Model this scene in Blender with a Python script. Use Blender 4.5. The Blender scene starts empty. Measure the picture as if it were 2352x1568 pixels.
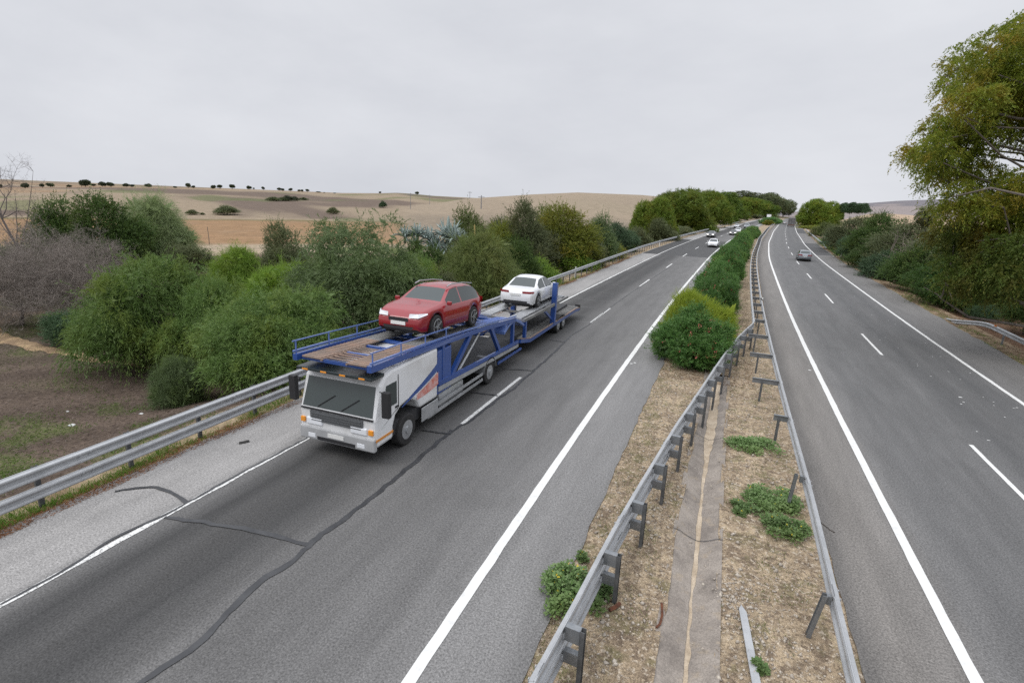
import bpy, math, random
import numpy as np
from mathutils import Matrix, Vector

# ------------------------------------------------------------------ camera, sky, sun, exposure
scene = bpy.context.scene
col = scene.collection
F, PITCH, ROLL, EYE, YAW = 1224.0, 0.26, 0.0409, 7.0, 0.360278
cp, sp, cr, sr = math.cos(PITCH), math.sin(PITCH), math.cos(ROLL), math.sin(ROLL)
cyw, syw = math.cos(YAW), math.sin(YAW)

def turn(v):
    return np.array([v[0]*cyw - v[1]*syw, v[0]*syw + v[1]*cyw, v[2]])

CAMX = turn((cr, sp*sr, cp*sr)); CAMY = turn((-sr, sp*cr, cp*cr)); CAMF = turn((0, cp, -sp))
cam_data = bpy.data.cameras.new('camera')
cam = bpy.data.objects.new('camera', cam_data); col.objects.link(cam)
cam_data.sensor_width = 36.0; cam_data.lens = F/2352*36.0
cam_data.clip_start = 0.1; cam_data.clip_end = 20000
mw = Matrix.Identity(4)
for i in range(3):
    mw[i][0] = CAMX[i]; mw[i][1] = CAMY[i]; mw[i][2] = -CAMF[i]
mw[2][3] = EYE
cam.matrix_world = mw
scene.camera = cam

world = bpy.data.worlds.new('World'); scene.world = world; world.use_nodes = True
SUN_EL, SUN_AZ = math.radians(52), math.radians(-140)   # azimuth from +Y, clockwise
nt = world.node_tree; nt.nodes.clear()
def wn(t): return nt.nodes.new(t)
w_out = wn('ShaderNodeOutputWorld'); w_bg = wn('ShaderNodeBackground')
sky = wn('ShaderNodeTexSky'); sky.sky_type = 'NISHITA'; sky.sun_disc = False
sky.sun_elevation = SUN_EL; sky.sun_rotation = SUN_AZ; sky.air_density = 1.0; sky.dust_density = 4.0
w_hsv = wn('ShaderNodeHueSaturation'); w_hsv.inputs['Saturation'].default_value = 0.12
w_tc = wn('ShaderNodeTexCoord'); w_map = wn('ShaderNodeMapping'); w_map.inputs['Scale'].default_value = (1.0, 1.6, 3.0)
w_map.inputs['Rotation'].default_value = (0.2, 0.35, 0.5)
w_no = wn('ShaderNodeTexNoise'); w_no.inputs['Scale'].default_value = 1.7; w_no.inputs['Detail'].default_value = 6; w_no.inputs['Roughness'].default_value = 0.55
w_r = wn('ShaderNodeValToRGB')
w_r.color_ramp.elements[0].position = 0.30; w_r.color_ramp.elements[0].color = (6.6, 6.8, 7.35, 1)
w_r.color_ramp.elements[1].position = 0.68; w_r.color_ramp.elements[1].color = (7.95, 8.13, 8.6, 1)
w_sep = wn('ShaderNodeSeparateXYZ'); w_mr = wn('ShaderNodeMapRange')       # overcast sky: brighter towards the zenith
w_mr.inputs['From Min'].default_value = 0.40; w_mr.inputs['From Max'].default_value = 0.9
w_mr.inputs['To Min'].default_value = 1.0; w_mr.inputs['To Max'].default_value = 2.6
w_mul = wn('ShaderNodeMix'); w_mul.data_type = 'RGBA'; w_mul.blend_type = 'MULTIPLY'; w_mul.inputs['Factor'].default_value = 1.0
w_mix = wn('ShaderNodeMix'); w_mix.data_type = 'RGBA'; w_mix.inputs['Factor'].default_value = 0.93
L = nt.links.new
L(sky.outputs[0], w_hsv.inputs['Color']); L(w_tc.outputs['Generated'], w_map.inputs[0]); L(w_map.outputs[0], w_no.inputs['Vector'])
L(w_no.outputs['Fac'], w_r.inputs[0]); L(w_tc.outputs['Generated'], w_sep.inputs[0]); L(w_sep.outputs['Z'], w_mr.inputs['Value'])
L(w_r.outputs[0], w_mul.inputs['A']); L(w_mr.outputs[0], w_mul.inputs['B'])
L(w_hsv.outputs[0], w_mix.inputs['A']); L(w_mul.outputs['Result'], w_mix.inputs['B'])
L(w_mix.outputs['Result'], w_bg.inputs['Color']); w_bg.inputs['Strength'].default_value = 0.10
L(w_bg.outputs[0], w_out.inputs['Surface'])

sun_d = bpy.data.lights.new('sun', 'SUN'); sun_d.energy = 1.15; sun_d.angle = math.radians(28); sun_d.color = (1.0, 0.965, 0.92)
sun = bpy.data.objects.new('sun', sun_d); col.objects.link(sun)
sd = Vector((math.sin(SUN_AZ)*math.cos(SUN_EL), math.cos(SUN_AZ)*math.cos(SUN_EL), math.sin(SUN_EL)))
sun.rotation_euler = sd.to_track_quat('Z', 'Y').to_euler(); sun.location = (0, 0, 60)
scene.view_settings.view_transform = 'Standard'; scene.view_settings.look = 'None'
scene.view_settings.exposure = 0.0; scene.view_settings.gamma = 1.0
scene.cycles.max_bounces = 6; scene.cycles.transparent_max_bounces = 4
scene.cycles.use_denoising = False

# ------------------------------------------------------------------ geometry of the place
SH_Y = [-80, 0, 12, 20, 37, 54, 90, 118, 135, 146, 206, 328, 400, 575]
SH_X = [0, 0, 0, .1, .45, 1.05, 2.5, 4.4, 5.5, 6.6, 11.8, 23.9, 31.8, 51.5]
_yy = np.arange(-80, 600, 1.0); _ss = np.interp(_yy, SH_Y, SH_X)
for _ in range(4): _ss = np.convolve(np.pad(_ss, 7, 'edge'), np.ones(15)/15, 'valid')
def shift(y): return np.interp(y, _yy, _ss)      # sideways course of the road

def ray(px, py):
    u, v = (px-1176)/F, (784-py)/F
    d = CAMX*u + CAMY*v + CAMF
    return d
def ground(px, py, z=0.0):
    d = ray(px, py); t = (z-EYE)/d[2]
    return np.array([d[0]*t, d[1]*t, z])
def road_uv(px, py, z=0.0):
    g = ground(px, py, z); return float(g[0]-shift(g[1])), float(g[1])
def depth(p): return float(np.dot(np.array(p)-np.array([0, 0, EYE]), CAMF))
def sstep(x): x = np.clip(x, 0, 1); return x*x*(3-2*x)

_rg = np.random.default_rng(5)
_lat = _rg.random((256, 256))
def vnoise(x, y):
    x = np.asarray(x, float); y = np.asarray(y, float)
    xi = np.floor(x).astype(int); yi = np.floor(y).astype(int); fx = x-xi; fy = y-yi
    fx = fx*fx*(3-2*fx); fy = fy*fy*(3-2*fy); m = 255
    a = _lat[xi & m, yi & m]; b = _lat[(xi+1) & m, yi & m]; c = _lat[xi & m, (yi+1) & m]; d = _lat[(xi+1) & m, (yi+1) & m]
    return (a*(1-fx)+b*fx)*(1-fy)+(c*(1-fx)+d*fx)*fy
def fbm(x, y, o=4):
    s, a, t = 0, 1, 0
    for k in range(o):
        s = s+a*vnoise(x*2**k+17*k, y*2**k+31*k); t += a; a *= .5
    return s/t

def az_of(px): d = ray(px, 455); return math.degrees(math.atan2(d[0], d[1]))
def crest(pts):
    az, tz, R = [], [], []
    for px, py, r in pts:
        d = ray(px, py); az.append(math.degrees(math.atan2(d[0], d[1]))); tz.append(d[2]/math.hypot(d[0], d[1])); R.append(r)
    return np.array(az), np.array(tz), np.array(R)
HILL_A = crest([(-900, 470, 620), (-400, 438, 640), (0, 430, 650), (250, 429, 650), (440, 433, 650), (600, 436, 680), (740, 443, 700), (873, 444, 720),
                (910, 443, 720), (944, 445, 720), (996, 450, 700), (1095, 455, 650), (1250, 462, 600), (1500, 474, 600), (1900, 490, 600)])
HILL_B = crest([(700, 520, 200), (880, 491, 215), (917, 479, 235), (996, 468, 300), (1066, 457, 350), (1110, 454, 380), (1221, 447, 420),
                (1326, 443, 450), (1475, 449, 480), (1700, 470, 500), (1850, 500, 500)])
HILL_C = crest([(1780, 500, 900), (1900, 478, 1000), (1995, 468, 1500), (2060, 464, 1700), (2130, 462, 1800), (2352, 455, 1800), (2800, 450, 1800), (3600, 470, 1800)])
HILL_D = crest([(1850, 505, 300), (1890, 498, 320), (1930, 487, 360), (1990, 486, 360), (2050, 491, 340), (2100, 495, 320), (2230, 508, 300), (2600, 540, 300)])

def terrain(x, y, raw=False):
    x = np.asarray(x, float); y = np.asarray(y, float)
    r = np.hypot(x, y); az = np.degrees(np.arctan2(x, y)); o = x - shift(np.clip(y, -80, 590))
    dl = -o-13.8; dr = o-14.9
    z = -0.05 - 1.0*sstep(dl/5.0) - 0.45*sstep(dr/3.5)
    z = z - 0.30*sstep((o+2.2)/.5)*sstep((3.2-o)/.5)
    far = sstep((r-25)/60)
    z = z + (fbm(x*.35+40, y*.35+9, 3)-.5)*.35*sstep((np.maximum(dl, dr)-.6)/2.5) + (fbm(x*.02, y*.02)-.5)*1.2*far*sstep((np.maximum(dl, dr)-6)/20)
    back = sstep((95-np.abs(az+20))/20)
    road = sstep((np.minimum(np.abs(dl)*0+np.maximum(dl, dr), 60)-2)/40)
    for H, r0, p in ((HILL_A, 158, 1.0), (HILL_B, 165, 1.0), (HILL_C, 420, 1.3), (HILL_D, 150, 1.0)):
        R = np.interp(az, H[0], H[2]); tz = np.interp(az, H[0], H[1]); ok = ((az > H[0][0]) & (az < H[0][-1]))
        zc = EYE + R*tz
        t = np.clip((r-r0)/np.maximum(R-r0, 1), 0, 1)
        zl = -1.0+(zc+1.0)*np.sin(t*np.pi/2)**p
        zl = np.where(r > R, zc-(r-R)*.05, zl)
        zl = np.where(ok & (r > r0), zl, -1e3)
        fade = sstep((r-r0)/25.0)
        zz = np.maximum(z, zl)
        z = z + (zz-z)*fade*back*road
    return z

# ------------------------------------------------------------------ object helpers
def tag(o, label=None, cat=None, group=None, kind=None):
    if label: o['label'] = label
    if cat: o['category'] = cat
    if group: o['group'] = group
    if kind: o['kind'] = kind
    return o
def empty(name, loc=(0, 0, 0), rz=0.0):
    o = bpy.data.objects.new(name, None); col.objects.link(o); o.location = tuple(float(v) for v in loc); o.rotation_euler = (0, 0, rz)
    o.empty_display_size = .2
    return o
def link(name, me, mat=None, parent=None):
    o = bpy.data.objects.new(name, me); col.objects.link(o)
    if mat is not None and not me.materials: me.materials.append(mat)
    if parent: o.parent = parent
    return o
def np_mesh(name, V, Q, smooth=False, uv=None, vcol=None):
    """mesh from an array of vertices and an (N,k) array of faces"""
    V = np.asarray(V, np.float32); Q = np.asarray(Q, np.int32); k = Q.shape[1]
    me = bpy.data.meshes.new(name)
    me.vertices.add(len(V)); me.vertices.foreach_set('co', V.ravel())
    me.loops.add(Q.size); me.loops.foreach_set('vertex_index', Q.ravel())
    me.polygons.add(len(Q)); me.polygons.foreach_set('loop_start', np.arange(0, Q.size, k, dtype=np.int32))
    me.polygons.foreach_set('loop_total', np.full(len(Q), k, np.int32))
    if smooth: me.polygons.foreach_set('use_smooth', np.ones(len(Q), bool))
    if uv is not None:
        l = me.uv_layers.new(name='UVMap'); l.data.foreach_set('uv', np.asarray(uv, np.float32)[Q.ravel()].ravel())
    if vcol is not None:
        a = me.color_attributes.new('field', 'FLOAT_COLOR', 'POINT'); a.data.foreach_set('color', np.asarray(vcol, np.float32).ravel())
    me.update(); me.validate()
    return me
def copy_tree(root, loc, rz=0.0, scale=(1, 1, 1), mats=None):
    c = root.copy(); col.objects.link(c); c.location = tuple(float(v) for v in loc); c.rotation_euler = (0, 0, rz); c.scale = scale
    for k in list(c.keys()):
        if k in ('label', 'group'): del c[k]
    for ch in root.children:
        d = ch.copy(); col.objects.link(d); d.parent = c
        if mats and ch.name.split('.')[0] in mats:
            d.material_slots[0].link = 'OBJECT'; d.material_slots[0].material = mats[ch.name.split('.')[0]]
    return c

class MB:
    def __init__(s): s.v = []; s.f = []
    def add(s, V, Fc):
        b = len(s.v); s.v += [tuple(float(q) for q in p) for p in V]; s.f += [tuple(b+i for i in f) for f in Fc]; return s
    def box(s, a, b):
        (x0, y0, z0), (x1, y1, z1) = a, b
        return s.add([(x0, y0, z0), (x1, y0, z0), (x1, y1, z0), (x0, y1, z0), (x0, y0, z1), (x1, y0, z1), (x1, y1, z1), (x0, y1, z1)],
                     [(3, 2, 1, 0), (4, 5, 6, 7), (0, 1, 5, 4), (1, 2, 6, 5), (2, 3, 7, 6), (3, 0, 4, 7)])
    def beam(s, p, q, w, h, up=(0, 0, 1)):
        p = np.array(p, float); q = np.array(q, float); d = q-p; d /= np.linalg.norm(d)
        sx = np.cross(d, up)
        if np.linalg.norm(sx) < 1e-5: sx = np.cross(d, (0, 1, 0))
        sx /= np.linalg.norm(sx); uz = np.cross(sx, d)
        V = [e+sx*a*w/2+uz*b*h/2 for e in (p, q) for a, b in ((-1, -1), (1, -1), (1, 1), (-1, 1))]
        return s.add(V, [(3, 2, 1, 0), (4, 5, 6, 7), (0, 1, 5, 4), (1, 2, 6, 5), (2, 3, 7, 6), (3, 0, 4, 7)])
    def cyl(s, p, q, r, n=20, r2=None):
        return s.tube([p, q], [r, r if r2 is None else r2], n, True)
    def tube(s, P, R, n=8, cap=True):
        P = [np.array(p, float) for p in P]; b = len(s.v); prev = None
        for i, p in enumerate(P):
            d = P[min(i+1, len(P)-1)]-P[max(i-1, 0)]; d = d/(np.linalg.norm(d)+1e-9)
            if prev is None:
                a = np.cross(d, (0.3, 0.2, 1)); 
                if np.linalg.norm(a) < 1e-3: a = np.cross(d, (1, 0, 0))
            else: a = prev-d*np.dot(prev, d)
            a = a/(np.linalg.norm(a)+1e-9); prev = a; c = np.cross(d, a)
            for k in range(n):
                t = 2*math.pi*k/n; s.v.append(tuple(p+R[i]*(a*math.cos(t)+c*math.sin(t))))
        for i in range(len(P)-1):
            for k in range(n):
                s.f.append((b+i*n+k, b+i*n+(k+1) % n, b+(i+1)*n+(k+1) % n, b+(i+1)*n+k))
        if cap:
            s.f.append(tuple(b+k for k in reversed(range(n)))); s.f.append(tuple(b+(len(P)-1)*n+k for k in range(n)))
        return s
    def prism(s, outline, axis, a, b):
        """outline: 2D points in the two other axes; extruded along axis from a to b"""
        n = len(outline); V = []
        for t in (a, b):
            for (p, q) in outline:
                V.append({0: (t, p, q), 1: (p, t, q), 2: (p, q, t)}[axis])
        return s.add(V, [tuple(range(n))[::-1], tuple(range(n, 2*n))]+[(i, (i+1) % n, n+(i+1) % n, n+i) for i in range(n)])
    def sweep(s, prof, P, dirs):
        """prof: closed list of (side, z); P: list of xyz; dirs: unit side vectors"""
        b = len(s.v); n = len(prof)
        for p, d in zip(P, dirs):
            for (u, z) in prof: s.v.append((p[0]+d[0]*u, p[1]+d[1]*u, p[2]+z))
        for i in range(len(P)-1):
            for k in range(n): s.f.append((b+i*n+k, b+i*n+(k+1) % n, b+(i+1)*n+(k+1) % n, b+(i+1)*n+k))
        s.f.append(tuple(b+k for k in range(n))[::-1]); s.f.append(tuple(b+(len(P)-1)*n+k for k in range(n)))
        return s
    def build(s, name, mat, parent=None, smooth=False, bevel=0, loc=None):
        me = bpy.data.meshes.new(name); me.from_pydata(s.v, [], s.f)
        import bmesh
        bm = bmesh.new(); bm.from_mesh(me); bmesh.ops.recalc_face_normals(bm, faces=bm.faces); bm.to_mesh(me); bm.free()
        if smooth: me.polygons.foreach_set('use_smooth', np.ones(len(me.polygons), bool))
        o = link(name, me, mat, parent)
        if bevel:
            m = o.modifiers.new('bevel', 'BEVEL'); m.width = bevel; m.segments = 2; m.limit_method = 'ANGLE'
        if loc is not None: o.location = loc
        return o

# ------------------------------------------------------------------ materials
def new_mat(name):
    m = bpy.data.materials.new(name); m.use_nodes = True; m.node_tree.nodes.clear()
    t = m.node_tree
    out = t.nodes.new('ShaderNodeOutputMaterial'); b = t.nodes.new('ShaderNodeBsdfPrincipled'); t.links.new(b.outputs[0], out.inputs[0])
    return m, t, b, out
def c4(c): return (c[0], c[1], c[2], 1.0)
def noise(t, vec, scale, detail=4, rough=.6):
    n = t.nodes.new('ShaderNodeTexNoise'); n.inputs['Scale'].default_value = scale; n.inputs['Detail'].default_value = detail; n.inputs['Roughness'].default_value = rough
    if vec is not None: t.links.new(vec, n.inputs['Vector'])
    return n.outputs['Fac']
def rng_map(t, val, a, b, c, d):
    n = t.nodes.new('ShaderNodeMapRange'); t.links.new(val, n.inputs['Value'])
    for k, v in zip(('From Min', 'From Max', 'To Min', 'To Max'), (a, b, c, d)): n.inputs[k].default_value = v
    return n.outputs[0]
def mixc(t, f, a, b, mode='MIX'):
    n = t.nodes.new('ShaderNodeMix'); n.data_type = 'RGBA'; n.blend_type = mode
    for k, v in (('Factor', f), ('A', a), ('B', b)):
        if isinstance(v, (int, float)): n.inputs[k].default_value = v
        elif isinstance(v, tuple): n.inputs[k].default_value = c4(v)
        else: t.links.new(v, n.inputs[k])
    return n.outputs['Result']
def coord(t, kind='Object'):
    n = t.nodes.new('ShaderNodeTexCoord'); return n.outputs[kind]
def bump(t, b, h, strength, dist=.02):
    n = t.nodes.new('ShaderNodeBump'); n.inputs['Strength'].default_value = strength; n.inputs['Distance'].default_value = dist
    t.links.new(h, n.inputs['Height']); t.links.new(n.outputs[0], b.inputs['Normal'])
def M(name, c1, c2=None, scale=3.0, rough=.7, fine=0, fscale=60, bmp=0, metal=0, spec=.4, kind='Object', lo=.38, hi=.62, coat=0):
    m, t, b, _ = new_mat(name)
    c2 = c2 or c1; v = coord(t, kind)
    f = rng_map(t, noise(t, v, scale, 5), lo, hi, 0, 1)
    c = mixc(t, f, c1, c2)
    if fine:
        n2 = noise(t, v, fscale, 3, .7)
        g = rng_map(t, n2, .3, .7, 1-fine, 1+fine)
        c = mixc(t, 1.0, c, g, 'MULTIPLY')
        if bmp: bump(t, b, n2, bmp)
    t.links.new(c, b.inputs['Base Color'])
    b.inputs['Roughness'].default_value = rough; b.inputs['Metallic'].default_value = metal
    b.inputs['Specular IOR Level'].default_value = spec
    if coat: b.inputs['Coat Weight'].default_value = coat; b.inputs['Coat Roughness'].default_value = .06
    return m
def leaf_mat(name, ca, cb, cc, trans=.3, patch=.5, rough=.55):
    """leaf colours: each leaf between ca and cb, soft patches of cc"""
    m, t, b, out = new_mat(name)
    g = t.nodes.new('ShaderNodeNewGeometry'); v = coord(t, 'Object')
    k_ = 1.22; c = mixc(t, g.outputs['Random Per Island'], tuple(q*k_ for q in ca), tuple(q*k_ for q in cb)); cc = tuple(q*k_ for q in cc)
    p = rng_map(t, noise(t, v, .55, 3), .48, .66, 0, patch)
    c = mixc(t, p, c, cc)
    oi = t.nodes.new('ShaderNodeObjectInfo')
    c = mixc(t, 1.0, c, rng_map(t, oi.outputs['Random'], 0, 1, .82, 1.18), 'MULTIPLY')
    t.links.new(c, b.inputs['Base Color']); b.inputs['Roughness'].default_value = rough; b.inputs['Specular IOR Level'].default_value = .3
    tr = t.nodes.new('ShaderNodeBsdfTranslucent'); t.links.new(c, tr.inputs['Color'])
    mx = t.nodes.new('ShaderNodeMixShader'); mx.inputs[0].default_value = trans+.12
    t.links.new(b.outputs[0], mx.inputs[1]); t.links.new(tr.outputs[0], mx.inputs[2]); t.links.new(mx.outputs[0], out.inputs[0])
    return m

# ------------------------------------------------------------------ ground sheet with fields and hills
def terrain_colour(x, y):
    r = np.hypot(x, y); az = np.degrees(np.arctan2(x, y)); o = x-shift(np.clip(y, -80, 590))
    n1 = fbm(x*.05, y*.05, 4); n2 = fbm(x*.011+7, y*.011+3, 4); n3 = fbm(x*.4, y*.4, 3)
    def lerp(a, b, f): return a+(b-a)*f[..., None]
    C = np.zeros(x.shape+(3,)); C[...] = (.105, .077, .056)                      # scrub soil near the road
    C = lerp(C, np.array((.060, .095, .020)), .75*sstep((n1+.5*n3-.78)/.16))        # weeds
    C = lerp(C, np.array((.42, .32, .21)), .8*sstep((n3-.66)/.1)*sstep((n1-.5)/.1))
    left = o < -13
    # --- left hand fields
    e = 6*(vnoise(az*.5, az*0+3)-.5)
    m = left*sstep((r-74+e)/6)
    dirt = np.array((.33, .265, .19)); C = lerp(C, dirt, m)
    C = lerp(C, np.array((.10, .14, .035)), left*sstep((r-79+e)/3)*(1-sstep((r-86+e)/4))*(n1 > .45)*.8)
    C = lerp(C, np.array((.262, .165, .092))*1.0, left*sstep((r-88)/5))
    C = lerp(C, np.array((.245, .165, .10)), left*sstep((r-88)/5)*.7*sstep((n1-.5)/.15))
    C = lerp(C, np.array((.15, .125, .06)), left*sstep((r-156)/2))
    C = lerp(C, np.array((.258, .205, .145)), left*sstep((r-161)/3))
    hb = np.interp(az, HILL_B[0], HILL_B[2], left=0, right=0)
    inB = left*sstep((az-az_of(905))/2.5)*(r < hb*1.08)
    # hill A: ploughed bands
    dk = sstep((fbm(az*.11+r*.004+2, r*.0085+az*.02, 3)-.44)/.16)
    C = lerp(C, np.array((.125, .094, .076)), left*sstep((r-168)/6)*dk*.9)
    C = lerp(C, np.array((.285, .19, .115)), left*sstep((r-300)/60)*sstep((fbm(az*.07+9, r*.006, 3)-.55)/.12)*.7)
    C = lerp(C, np.array((.105, .125, .05)), left*(r > 165)*sstep((fbm(az*.16+4, r*.012+8, 3)-.64)/.10)*.6)
    C = lerp(C, np.array((.275, .222, .162)), inB*.9)
    C = lerp(C, np.array((.20, .165, .125)), inB*(1-sstep((r-185)/25))*.7)
    # --- right hand
    right = o > 15
    C = lerp(C, np.array((.38, .285, .20)), right*sstep((r-125)/15))
    C = lerp(C, np.array((.13, .16, .05)), right*sstep((r-125)/15)*sstep((fbm(az*.2, r*.02, 3)-.56)/.05)*.7)
    C = lerp(C, np.array((.25, .215, .205)), right*sstep((r-420)/60))
    C = lerp(C, np.array((.14, .135, .15)), right*sstep((r-900)/60)*sstep((fbm(az*.15+3, r*.003, 3)-.42)/.1)*.8)  # faint blue-grey of the farthest right hills: haze put into the ground colour
    # --- bank beside the left shoulder: mulch, weeds, pale track edge
    bank = sstep((-o-13.6)/.6)*(1-sstep((r-34)/14))
    C = lerp(C, np.array((.100, .076, .060)), left*bank*.85)
    C = lerp(C, np.array((.090, .115, .035)), left*bank*.60*sstep((fbm(x*.55+3, y*.55+8, 4)-.60)/.14))
    C = lerp(C, np.array((.33, .26, .17)), left*sstep((-o-13.45)/.2)*(1-sstep((-o-14.15-.5*n3)/.35))*(y < 42)*.85)
    C = lerp(C, np.array((.36, .28, .18)), right*sstep((o-15.1)/.2)*(1-sstep((o-16.3-.8*n3)/.3))*(y < 120)*sstep((n3-.35)/.2)*.8)
    C = lerp(C, np.array((.115, .062, .034)), right*sstep((o-15.5)/.8)*(1-sstep((o-21)/4))*(y < 110)*.6)
    return C

def build_terrain():
    azs = np.concatenate([np.linspace(-180, -85, 24, False), np.linspace(-85, 40, 560, False), np.linspace(40, 180, 30)])
    rs = np.concatenate([np.linspace(.4, 6, 16, False), 6*np.exp(np.linspace(0, math.log(9000/6), 420))])
    A, R = np.meshgrid(np.radians(azs), rs)
    X = R*np.sin(A); Y = R*np.cos(A); Z = terrain(X, Y)
    n, m = X.shape
    V = np.stack([X.ravel(), Y.ravel(), Z.ravel()], 1)
    C = terrain_colour(X, Y).reshape(-1, 3); C = np.concatenate([C, np.ones((len(C), 1))], 1)
    i, j = np.meshgrid(np.arange(n-1), np.arange(m-1), indexing='ij')
    Q = np.stack([i*m+j, (i+1)*m+j, (i+1)*m+j+1, i*m+j+1], -1).reshape(-1, 4)[:, ::-1]
    me = np_mesh('ground', V, Q, True, vcol=C)
    mt, t, b, _ = new_mat('field_soil')
    a = t.nodes.new('ShaderNodeAttribute'); a.attribute_name = 'field'
    v = coord(t)
    n1 = noise(t, v, 7, 6, .85); n2 = noise(t, v, .35, 5, .7)
    c = mixc(t, 1.0, a.outputs['Color'], rng_map(t, n1, .33, .67, .45, 1.55), 'MULTIPLY')
    c = mixc(t, 1.0, c, rng_map(t, n2, .3, .7, .82, 1.18), 'MULTIPLY')
    wv = t.nodes.new('ShaderNodeTexWave'); wv.inputs['Scale'].default_value = .13; wv.inputs['Distortion'].default_value = 2.5; wv.inputs['Detail'].default_value = 2
    mp = t.nodes.new('ShaderNodeMapping'); mp.inputs['Rotation'].default_value = (0, 0, .9); t.links.new(v, mp.inputs[0]); t.links.new(mp.outputs[0], wv.inputs['Vector'])
    c = mixc(t, 1.0, c, rng_map(t, wv.outputs['Fac'], 0, 1, .84, 1.12), 'MULTIPLY')
    t.links.new(c, b.inputs['Base Color']); b.inputs['Roughness'].default_value = .95; b.inputs['Specular IOR Level'].default_value = .1
    bump(t, b, n1, .6, .06)
    tag(link('ground', me, mt), kind='structure')
build_terrain()

# ------------------------------------------------------------------ roads
def strip(name, o0, o1, y0, y1, z, mat, step=1.0, kind='structure', parent=None, no=2, zf=None, of=None):
    ys = np.arange(y0, y1+step*.5, step) if (y1 < 150 or y1-y0 < 60) else np.unique(np.concatenate([np.arange(y0, 150, step), np.arange(150, y1+.1, 4.0)]))
    us = np.linspace(0, 1, no)
    U, Yg = np.meshgrid(us, ys)
    a = o0(Yg) if callable(o0) else o0; b_ = o1(Yg) if callable(o1) else o1
    O = a+(b_-a)*U
    X = O+shift(Yg); Z = np.full(X.shape, z, float) if zf is None else zf(O, Yg)+z
    m = no; n = len(ys)
    i, j = np.meshgrid(np.arange(n-1), np.arange(m-1), indexing='ij')
    Q = np.stack([i*m+j, i*m+j+1, (i+1)*m+j+1, (i+1)*m+j], -1).reshape(-1, 4)
    me = np_mesh(name, np.stack([X.ravel(), Yg.ravel(), Z.ravel()], 1), Q, True, uv=np.stack([O.ravel(), Yg.ravel()], 1))
    o = link(name, me, mat, parent)
    if kind: tag(o, kind=kind)
    return o

def asphalt(name, stops, o0, o1, fine=.62):
    """pavement whose worn colour changes across the carriageway (shoulder, wheel tracks, lane edges)"""
    m, t, b, _ = new_mat(name)
    v = coord(t, 'UV'); sx = t.nodes.new('ShaderNodeSeparateXYZ'); t.links.new(v, sx.inputs[0])
    mp = t.nodes.new('ShaderNodeMapping'); mp.inputs['Scale'].default_value = (1, .12, 1); t.links.new(v, mp.inputs[0])
    wob = rng_map(t, noise(t, mp.outputs[0], 1.3, 3), .3, .7, -.16, .16)
    add = t.nodes.new('ShaderNodeMath'); add.operation = 'ADD'; t.links.new(sx.outputs[0], add.inputs[0]); t.links.new(wob, add.inputs[1])
    rp = t.nodes.new('ShaderNodeValToRGB'); el = rp.color_ramp.elements
    while len(el) < len(stops): el.new(.5)
    for e, (o, c) in zip(el, stops): e.position = (o-o0)/(o1-o0); e.color = c4(c)
    f = rng_map(t, add.outputs[0], o0, o1, 0, 1); t.links.new(f, rp.inputs[0])
    c = mixc(t, 1.0, rp.outputs[0], rng_map(t, noise(t, mp.outputs[0], 2.0, 5, .65), .3, .7, .86, 1.14), 'MULTIPLY')
    g = noise(t, v, 26, 6, .85)
    c = mixc(t, 1.0, c, rng_map(t, g, .34, .66, 1-fine, 1+fine), 'MULTIPLY')
    vo = t.nodes.new('ShaderNodeTexVoronoi'); vo.inputs['Scale'].default_value = 42; t.links.new(v, vo.inputs['Vector'])
    c = mixc(t, 1.0, c, rng_map(t, vo.outputs['Distance'], 0, .8, 1.22, .82), 'MULTIPLY')
    blot = rng_map(t, noise(t, v, .35, 4, .7), .56, .74, 1.0, .86)
    c = mixc(t, 1.0, c, blot, 'MULTIPLY')
    t.links.new(c, b.inputs['Base Color']); b.inputs['Roughness'].default_value = .78; b.inputs['Specular IOR Level'].default_value = .35
    bump(t, b, g, .35, .01)
    return m
def gr(v, w=0.0): v = v*(.82 if v < .3 else .80); return (v*(1+w), v, v*(1-w*1.1))
OL, OR_ = (-13.05, -1.95), (2.95, 14.6)
A_L = asphalt('asphalt_left', [(-13.05, gr(.335, .03)), (-10.9, gr(.345, .03)), (-10.62, gr(.165, .02)), (-10.25, gr(.105, .02)), (-9.75, gr(.058, .01)), (-9.2, gr(.082, .02)), (-8.8, gr(.068, .02)),
    (-8.2, gr(.066, .01)), (-7.6, gr(.108, .02)), (-7.05, gr(.150, .02)), (-6.2, gr(.138, .02)), (-5.5, gr(.155, .02)), (-4.6, gr(.158, .02)), (-3.7, gr(.195, .02)), (-3.0, gr(.24, .02)), (-2.0, gr(.21, .02))], *OL)
A_R = asphalt('asphalt_right', [(2.95, gr(.16, .06)), (3.5, gr(.205, .07)), (4.4, gr(.205, .06)), (4.9, gr(.18, .02)), (5.6, gr(.142, .01)), (6.4, gr(.152, .01)), (7.2, gr(.136, .01)),
    (8.15, gr(.152, .01)), (9.1, gr(.112, .0)), (9.9, gr(.132, .01)), (10.8, gr(.115, .0)), (11.5, gr(.145, .01)), (12.1, gr(.170, .03)), (14.5, gr(.18, .05))], *OR_)
def wob_edge(base, amp, f=1.2, seed=0):
    return lambda y: base+amp*(fbm(y*f+seed, y*0+seed, 3)-.5)
Y1 = 560
strip('left_carriageway', wob_edge(OL[0], .35, .9, 3), wob_edge(OL[1], .12, 2.0, 8), -30, Y1, 0.0, A_L, .5, no=9)
strip('right_carriageway', wob_edge(OR_[0], .1, 2.0, 12), wob_edge(OR_[1], .45, .5, 15), -30, Y1, 0.0, A_R, .5, no=9)
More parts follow.
